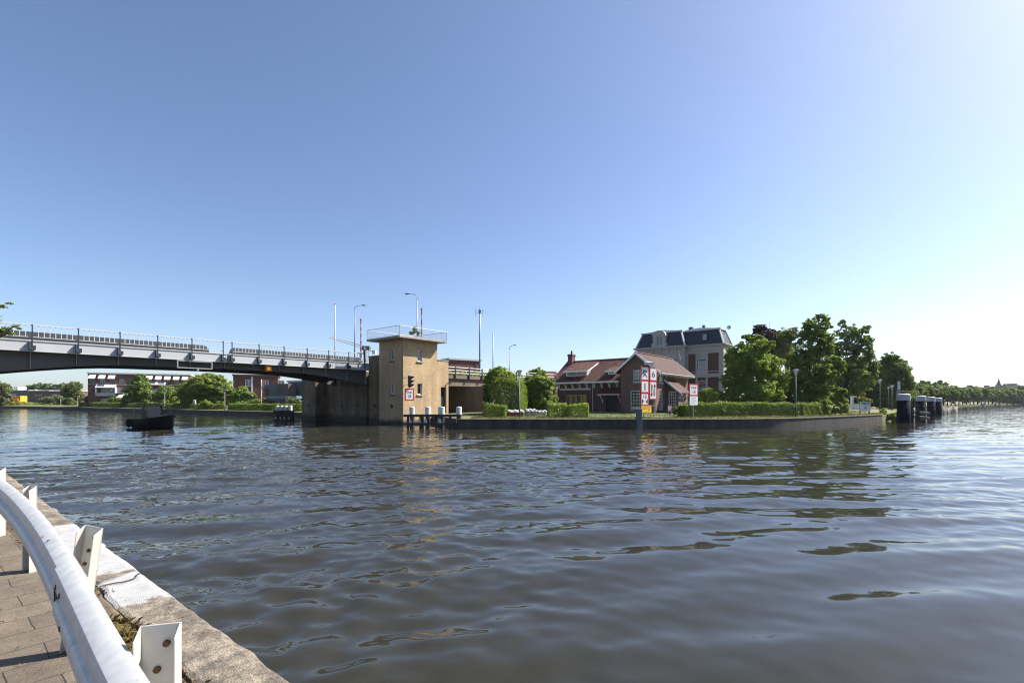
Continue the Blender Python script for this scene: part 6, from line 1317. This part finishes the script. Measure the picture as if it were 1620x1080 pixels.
for (x0_, z_) in ((2.0,topz-6.6),(wd*6+.5,topz-5.6)):
    b = MB(); b.box(x0_,x0_+4.6,-1.3,-.004,z_,z_+.14); b.box(x0_,x0_+4.6,-1.32,-1.26,z_+.14,z_+1.0); b.build('balcony', M['curtain'], ap_)
    b = MB(); b.box(x0_,x0_+.12,-1.3,-.004,z_+1.0,z_+2.7); b.box(x0_+4.48,x0_+4.6,-1.3,-.004,z_+1.0,z_+2.7); b.loft([[(x0_,-.1,z_+3.3),(x0_+4.6,-.1,z_+3.3),(x0_+4.6,-.1,z_+3.2),(x0_,-.1,z_+3.2)],[(x0_,-1.5,z_+2.6),(x0_+4.6,-1.5,z_+2.6),(x0_+4.6,-1.5,z_+2.5),(x0_,-1.5,z_+2.5)]]); b.build('balcony_awning', AW, ap_)
b = MB(); b.box(-.06,-.003,.2,15.8,-.4,topz-.3); b.build('end_wall', M['dark_brick'], ap_)
sh_ = empty('sunshade', (X(196,136),136,1.1), 0, 'round white parasol before the brick apartment block', 'parasol'); b = MB(); b.lathe([(1.9,2.6),(1.2,3.2),(.001,3.5)],n=10); b.build('canopy', AW, sh_); MB().tube([(0,0,0),(0,0,3.4)],.05).build('pole', M['galv'], sh_)
# modern houses right of the bright trees, behind the pier
bb, L, h = block('terrace_house', 'red brick house with white window frames half hidden by the pier', 'house', 369, 440, 118, 122, Zp(594,118), 10, 'flat_brick', 'dark_brick', 1.1)
for x0_ in (2.6,6.2,9.8): win(bb, x0_, x0_+1.5, h-2.6, h-1.0, 'white_wood', 'curtain')
MB().box(-.05,-.003,.1,9.9,0,h-.1).build('side_wall', M['dark_brick'], bb); MB().box(3.9,4.2,-.1,-.003,.5,h-.2).build('white_fin', AW, bb)
bb, L, h = block('cube_house', 'brown brick flat roofed house with one small window beside the pier', 'house', 437, 456, 104, 101, Zp(607,103), 9, 'brown_brick', None, 1.1); win(bb, 1.0, 2.3, h-1.9, h-1.2, 'dark_steel', 'glass', bars=0)
bb, L, h = block('slate_house', 'dark blue clad house with narrow windows beside the pier', 'house', 418, 437, 112, 105, Zp(608,108), 8, 'dark_blue_wall', None, 1.1)
for x0_ in (1,2.8): win(bb, x0_, x0_+.8, h-2.6, h-.8, 'dark_steel', 'glass', bars=0)
bb, L, h = block('slate_house', 'dark slate clad house with pale lamps right behind the pier edge', 'house', 456, 486, 104, 100, Zp(604,102), 9, 'dark_blue_wall', 'zinc', 1.1)
for x0_ in (.8,2.2,3.4): win(bb, x0_, x0_+.6, h-3.4, h-1.4, 'dark_steel', 'glass', bars=0)
pg = empty('pergola', (X(421,97),97,1.1), 0, 'pale blue flat canopy on posts before the dark houses', 'pergola'); kp = 97/F
MB().box(0,48*kp,0,2.5,Zp(630,97)-1.1,Zp(626,97)-1.1).build('roof', M['teal_wall'], pg)
for i in range(4): MB().box(.3+i*1.9,.42+i*1.9,.1,.25,0,Zp(630,97)-1.102).build('post', M['dark_steel'], pg)
# low buildings far left
bb, L, h = block('low_office', 'low red brick office with dark window groups on the far bank at the left', 'building', 46, 78, 214, 210, Zp(618.5,212), 16, 'tan_brick', 'zinc', 1.2)
for x0_ in (4.0,6.0,7.6): win(bb, x0_, x0_+1.2, h-2.6, h-1.2, 'dark_steel', 'glass', bars=0)
bb, L, h = block('low_office', 'tan brick office with one bright window strip on the far bank at the left', 'building', 78.5, 108, 210, 206, Zp(619,208), 16, 'tan_brick', 'zinc', 1.2); win(bb, 1.6, 5.2, h-2.4, h-1.3, 'white_wood', 'curtain', bars=2); 
bb, L, h = block('blue_office', 'dark blue clad office with white frames behind the yellow container', 'building', 14, 46, 224, 216, Zp(618,220), 14, 'dark_blue_wall', 'zinc', 1.2)
for x0_ in (1,3.4,5.6): win(bb, x0_, x0_+1.4, h-3.2, h-1.4, 'white_wood', 'glass', bars=0)
b = MB(); b.box(.8,3,2,5,h+.36,h+2.0); b.build('roof_tank', AW, bb)
for px, py, w_ in ((54,616,1.2),(68,617,.8),(72,617,.8),(89,617.5,1.8)): o = MB().box(X(px,214)-w_/2,X(px,214)+w_/2,214,215,Zp(618.5,214),Zp(py,214)).build('roof_vent', AW); tag(o, {54:'taller white roof vent on the red brick office',68:'left of two small white vents on the red brick office roof',72:'right of two small white vents on the red brick office roof',89:'wide white roof vent on the tan brick office'}[px], 'vent')
ct = empty('container', (X(31.5,200),200,gz(31.5,200)), R(-8), 'bright yellow container raised on a base before the dark blue office', 'container'); kc = 200/F
b = MB(); b.box(-7.5*kc,7.5*kc,-1.2,1.2,.6,3.6); b.build('body', M['container'], ct, bevel=.05)
b = MB()
for i in range(16): x_ = -7.3*kc+14.6*kc*i/15; b.box(x_-.05,x_+.05,-1.26,-1.202,.7,3.5)
b.build('ribs', M['container'], ct); MB().box(-6*kc,4*kc,-1.0,1.0,0,.598).build('base', M['dark_steel'], ct)
dg_ = empty('digger', (X(15,197),197,gz(15,197)), R(15), 'small yellow digger with its arm lowered at the far left bank', 'digger')
b = MB(); b.box(-1.2,1.2,-.8,.8,.7,1.4); b.box(-1.0,0.1,-.7,.7,1.4,2.5); b.build('body', M['container'], dg_, bevel=.08); b = MB(); b.box(-1.4,1.4,-.95,-.5,0,.68); b.box(-1.4,1.4,.5,.95,0,.68); b.build('track', M['dark_steel'], dg_, bevel=.15)
b = MB(); b.bar((1.0,0,1.3),(2.6,0,2.4),.3); b.bar((2.6,0,2.4),(3.6,0,.9),.24); b.obox((3.7,0,.6),(.5,.7,.6)); b.build('arm', M['container'], dg_)
ym = empty('yellow_marker', (X(152,143),143,gz(152,143)), 0, 'small yellow marker box on the far bank beside a lamp post', 'marker'); b = MB(); b.box(-.25,.25,-.2,.2,0,1.1); b.lathe([(.3,1.1),(.2,1.4),(.001,1.45)],n=8); b.build('box', M['container'], ym)
ms = empty('monument', (X(307.5,103),103,gz(307.5,103)), 0, 'small pale stone pillar on a plinth on the far bank under the bridge', 'monument'); b = MB(); b.prism([(-.28,.25),(.28,.25),(.22,1.9),(-.18,2.0)],'y',-.2,.2); b.box(-.5,.5,-.4,.4,0,.249); b.build('pillar', M['stone_pale'], ms)
# trees and shrubs of the far bank
BG = 'trees on the far bank under the bridge'
tree('tree', 'dark conical tree before the apartment block', 'tree', 222, 126, 1.0, [(222,612,15,18),(214,625,18,16),(232,628,16,15),(222,598,9,8),(205,632,10,9),(228,640,18,8)], 'mid', .5, 1.1, .3, th=2.5, group=BG, seed=101)
tree('tree', 'lighter round tree right of the dark conical one on the far bank', 'tree', 262, 122, 1.0, [(262,622,16,13),(275,628,12,12),(252,630,12,12),(266,634,18,8)], 'lime', .45, 1.05, .25, th=1.5, group=BG, seed=102)
tree('tree', 'broad bright yellow green tree filling the middle of the bridge opening', 'tree', 330, 108, 1.0, [(325,612,34,18),(300,618,22,20),(352,615,20,18),(330,600,26,10),(310,632,22,11),(345,634,22,10),(365,622,8,12)], 'yellow', .42, 1.0, .35, th=2, group=BG, seed=103)
tree('tree', 'round dark green tree left of the white flagpole', 'tree', 384, 104, 1.0, [(382,622,16,13),(370,630,10,10),(394,628,12,12),(384,634,20,8)], 'mid', .38, 1.15, .22, th=1.5, group=BG, seed=104)
tree('tree', 'pale feathery tree beside the dark end of the apartment block', 'tree', 116, 175, 1.1, [(118,612,12,11),(110,620,12,12),(124,624,8,12),(114,632,14,8)], 'olive', .5, .9, .3, th=2, group=BG, seed=105)
tree('tree', 'grey green willow at the left edge of the far bank', 'tree', 4, 190, 1.1, [(2,616,13,14),(-8,622,14,16),(8,630,10,12),(-4,634,14,8)], 'olive', .6, 1.1, .3, th=2, group=BG, seed=106)
dist = [(40,616,11,9),(52,613,12,10),(64,613,12,11),(76,612,12,11),(86,614,12,10),(97,612,13,11),(10,612,11,8),(0,610,12,9),(-14,612,12,9)]
names_ = ['at its left end','second from its left end','third from its left end','in its middle','right of its middle','next to the pale feathery tree','left of the sky gap','at the left edge of the picture','outside the left edge']
for i, (px, py, rx, rz_) in enumerate(dist): tree('tree', 'dark distant tree behind the low offices, '+names_[i], 'tree', px, 300, 1.4, [(px,py+2,rx*.8,rz_*.9),(px-4,py+6,rx*.6,rz_),(px+5,py+7,rx*.6,rz_)], 'far', 1.0, 1.0, .4, th=5, group='distant trees behind the offices', seed=110+i)
SB = 'bushes along the far bank'
for i, (px, Y, lob, lf, sz, lab) in enumerate([
    (85,188,[(75,633,12,6),(92,632,14,7),(104,636,8,5),(84,638,16,5)],'grey',.5,'grey green willow scrub before the low brick office'),
    (110,172,[(106,637,8,6),(114,638,8,6),(110,632,6,4)],'dark',.4,'very dark rounded bush between the office and the apartments'),
    (40,195,[(36,639,14,4),(60,641,16,4),(20,641,10,3)],'yellow',.45,'low bright scrub along the water below the yellow container'),
    (90,178,[(80,643,14,3.5),(100,643,12,3.5),(118,643,8,5)],'yellow',.4,'low yellow green scrub at the water left of the apartments'),
    (145,146,[(142,632,9,6),(150,634,8,5)],'rust',.4,'reddish brown shrub at the corner of the apartment block'),
    (168,144,[(165,630,12,7),(178,631,10,7),(158,635,8,5)],'olive',.4,'olive shrub right of the reddish one before the apartments'),
    (188,138,[(186,634,14,7),(200,636,10,6),(176,638,10,5)],'mid',.4,'mid green shrub before the ground floor of the apartments'),
    (325,100,[(326,641,11,9)],'lime',.3,'clipped dome shaped bush beside the stone pillar'),
    (398,99,[(390,640,14,5),(404,637,10,6)],'grey',.28,'silvery low shrub left of the white flagpole'),
    (410,98,[(406,636,8,5),(418,634,5,6)],'gold',.26,'yellow flowering shrub around the white flagpole'),
    (430,98,[(430,637,8,5)],'grey',.26,'small grey green shrub under the pale blue canopy'),
    (464,96,[(462,634,14,7),(472,636,9,6)],'grey',.24,'pale tufted pampas shrub before the pier')]):
    shrub('bush', lab, 'bush', px, Y, gz(px,Y), lob, lf, sz, 1.2, group=SB, seed=130+i)
def at_bank(px, off):
    Y = 100.0
    for _ in range(60): Y = .5*Y+.5*(bank_y(X(px,Y))+off)
    return (X(px,Y), Y, land_z(X(px,Y),Y))
for i, (pa, pb, off, h_, lab) in enumerate([(128,196,3.2,1.2,'dark low hedge before the apartment block'),(205,300,3.0,1.05,'dark low hedge behind the launch'),(302,352,3.0,1.0,'dark low hedge under the broad bright tree'),(366,479,2.6,1.15,'long dark clipped hedge before the houses beside the pier')]):
    hedge('hedge', lab, [at_bank(pa,off), at_bank((pa+pb)/2,off), at_bank(pb,off)], h_, 1.3, 'hedge', .24, dens=1.6, seed=150+i, group='hedges along the far bank')

# building and trees behind the approach road
bb, L, h = block('brick_building', 'red brick flat roofed building showing above the approach road railing', 'building', 711, 760, 96, 100, Zp(569.5,97), 12, 'flat_brick', 'zinc', 1.2)
win(bb, 3.6, 5.3, h-4.6, h-2.2, 'white_wood', 'curtain', bars=1); MB().box(5.9,6.2,-.12,-.004,0,h-.05).build('rain_pipe', M['dark_brick'], bb); win(bb, 1, 2.2, h-4.4, h-2.6, 'dark_steel', 'glass'); MB().box(-.06,-.003,.1,11.9,0,h-.05).build('side_wall', M['dark_brick'], bb)
bb, L, h = block('row_house', 'distant red roofed house between the bushes and the brick house', 'house', 862, 892, 110, 112, Zp(600,110), 9, 'flat_brick', None, 1.3)
b = MB(); b.prism([(-.4,h-.1),(4.5,h+2.2),(9.4,h-.1)],'x',-.3,L+.3); b.build('roof', M['tile_dark'], bb)

# ------------------------------------------------------------------ right hand canal: trees along the bank, skyline, far bridge
RT_G = 'lime trees along the right bank'
protos = []
for k in range(4):
    root = empty('bank_tree', (0,0,-50), 0, 'proto', 'tree', RT_G); gk = np.random.default_rng(500+k)
    L_ = [(gk.normal(0,.5),gk.normal(0,.5),7.2,2.9,2.9,2.9)]+[(gk.normal(0,1.8),gk.normal(0,1.8),gk.uniform(4.6,8.6),gk.uniform(1.6,2.4),gk.uniform(1.6,2.4),gk.uniform(1.5,2.2)) for _ in range(6)]
    P, N_ = lobe_points(L_, .55, 1.15, 510+k, .25, .5); leaves('crown', P, N_, .55, LF['far'], root, seed=k)
    b = MB(); trunk_mesh(b, 3.4, .22, L_, gk); b.build('trunk', M['bark'], root, smooth=True); protos.append(root)
rowp = []
for i in range(34):
    t_ = i/33; px = 1432+(1632-1432)*t_**.92; Y = 118+(345-118)*t_**1.05
    rowp.append((px,Y))
ordn = ['first','second','third','fourth','fifth','sixth','seventh','eighth','ninth','tenth','eleventh','twelfth','thirteenth','fourteenth','fifteenth','sixteenth','seventeenth','eighteenth','nineteenth','twentieth']
gk = np.random.default_rng(77)
for i, (px, Y) in enumerate(rowp):
    o = protos[i] if i < 4 else copy_tree(protos[i % 4])
    x_ = X(px,Y); z_ = land_z(x_,max(Y,bank_y(x_)+3)); y_ = max(Y, bank_y(x_)+4+gk.uniform(-1,2))
    tgt = np.interp(px,[1430,1450,1470,1497,1515,1540,1580,1600,1632],[598,604,606,606,613,612,614,614,617])+gk.normal(0,1.2)
    sc = (Zp(tgt,y_)-z_)/10.6; o.location = (X(px,y_),y_,z_); sxy = sc*gk.uniform(.95,1.25); o.scale = (sxy,sxy,sc); o.rotation_euler = (0,0,gk.uniform(0,6.28))
    o['label'] = 'green lime tree of the row along the right bank, '+((ordn[i]+' from the big dark tree') if i < 20 else (ordn[33-i]+' from the right edge'))
for i, (px, Y) in enumerate([(1462,190),(1478,215),(1490,240),(1508,262),(1526,300),(1548,320),(1572,350),(1596,360),(1618,380)]):
    tree('tree', 'taller dark tree behind the lime row, '+ordn[i]+' from the piles', 'tree', px, Y, 1.5, [(px,[608,611,609,616,618,618,618,617,616][i],9,8),(px-5,618,8,8),(px+5,619,8,8),(px,628,12,9)], 'far', .8, 1.05, .4, th=4, group='darker trees behind the lime row', seed=600+i)
for i, (px, Y, w_) in enumerate([(1440,121,4.5),(1496,262,5.5),(1519,282,4.5),(1556,305,4.0)]):
    x_ = X(px,Y); y_ = bank_y(x_)-2.2; x_ = X(px,y_); root = empty('moored_boat', (x_,y_,0), R(35), ['small white cruiser moored behind the timber fender','white cabin cruiser moored just right of the outermost pile','small pale boat moored under the lime row right of the cruiser','low white boat moored under the lime row towards the church spire'][i], 'boat', 'boats moored on the right bank')
    b = MB(); l_ = w_/2; b.loft([[(x,-hb,.75),(x,-hb*.7,-.1),(x,hb*.7,-.1),(x,hb,.75)] for x,hb in ((-l_,.8),(0,1.0),(l_*.6,.8),(l_,.06))]); b.build('hull', M['white_paint'], root); b = MB(); b.loft([[(-l_*.5,-.7,.75),(l_*.35,-.65,.75),(l_*.35,.65,.75),(-l_*.5,.7,.75)],[(-l_*.45,-.6,1.5),(l_*.1,-.55,1.5),(l_*.1,.55,1.5),(-l_*.45,.6,1.5)]]); b.build('cabin', M['zinc'], root)
Yk = 620
def sky_block(name, label, pa, pb, py, m='far_stone', wins=True, dY=0, group=None):
    Y = Yk+dY; x0_, x1_ = X(pa,Y), X(pb,Y); root = empty(name, (x0_,Y,1.5), 0, label, 'building', group); h = Zp(py,Y)-1.5; b = MB(); b.box(0,x1_-x0_,0,18,0,h); b.build('wall', M[m], root); b = MB()
    for i in range(int(h/3.4)): b.box(.5,x1_-x0_-.5,-.06,-.004,h-2.6-3.4*i,h-1.2-3.4*i)
    b.build('window_band', M['curtain'], root); return root, x1_-x0_, h
r_, w_, h = sky_block('hospital_block', 'long pale blue flat roofed block on the skyline left of the church spire', 1536, 1572, 612.6)
b = MB(); b.box(3,6,4,9,h+.002,h+3.2); b.box(25,28,4,9,h+.002,h+2.6); b.build('roof_plant_room', M['far_dark'], r_); MB().tube([(9,5,h),(9,5,h+3)],.2).build('mast', M['far_dark'], r_)
sky_block('hospital_block', 'pale block on the skyline joining the spire to the tall block', 1572.5, 1602, 612.2, dY=6)
r_, w_, h = sky_block('hospital_tower', 'tallest blue grey block on the skyline right of the church spire', 1597, 1614, 608.6, dY=-30); b = MB(); b.box(6,13,3,14,h+.002,h+1.7); b.build('roof_plant_room', M['far_dark'], r_)
sky_block('hospital_block', 'low grey block at the right end of the skyline', 1613.5, 1617, 611.6, dY=-28)
Yc_ = 590; sp_ = empty('church_tower', (X(1580,Yc_),Yc_,1.5), R(12), 'dark pointed church spire on the skyline above the lime trees', 'church'); h = Zp(609.5,Yc_)-1.5; b = MB(); b.box(-1.9,1.9,-1.9,1.9,0,h); b.build('tower', M['far_stone'], sp_)
b = MB(); b.lathe([(2.9,h),(1.6,h+2.6),(.9,h+5.5),(.05,h+9.6)],n=8); b.build('spire', M['far_dark'], sp_); b = MB(); b.tube([(0,0,h+9.5),(0,0,h+11.6)],.08); b.bar((-.5,0,h+10.8),(.5,0,h+10.8),.12); b.build('cross', M['far_dark'], sp_)
b = MB(); b.box(-.9,.9,-1.96,-1.904,h-2.6,h-.8); b.build('louvre', M['far_dark'], sp_)
fb_ = empty('far_bridge', (X(1597,352),352,0), R(12), 'low dark bridge across the far end of the right hand canal', 'bridge'); kb_ = 352/F
b = MB(); b.box(0,60,0,9,Zp(633,352),Zp(629.5,352)); b.box(0,60,-.2,.1,Zp(629.5,352)+.002,Zp(627.8,352)); b.build('deck', M['far_dark'], fb_)
for x_ in (1,14,28): MB().box(x_,x_+1.6,.5,8.5,-1,Zp(633,352)-.002).build('pier', M['far_dark'], fb_)

# ------------------------------------------------------------------ summer haze
hz_ = MB().box(-2700,2700,-100,5200,-2.6,52).build('haze'); tag(hz_, kind='stuff')
hm = bpy.data.materials.new('haze'); hm.use_nodes = True; hn = hm.node_tree; hn.nodes.clear()
ho_ = hn.nodes.new('ShaderNodeOutputMaterial'); hv = hn.nodes.new('ShaderNodeVolumePrincipled'); hv.inputs['Color'].default_value = (.86,.92,1,1); hv.inputs['Density'].default_value = .00008; hv.inputs['Anisotropy'].default_value = .2
hn.links.new(hv.outputs[0], ho_.inputs['Volume']); hz_.data.materials.append(hm)
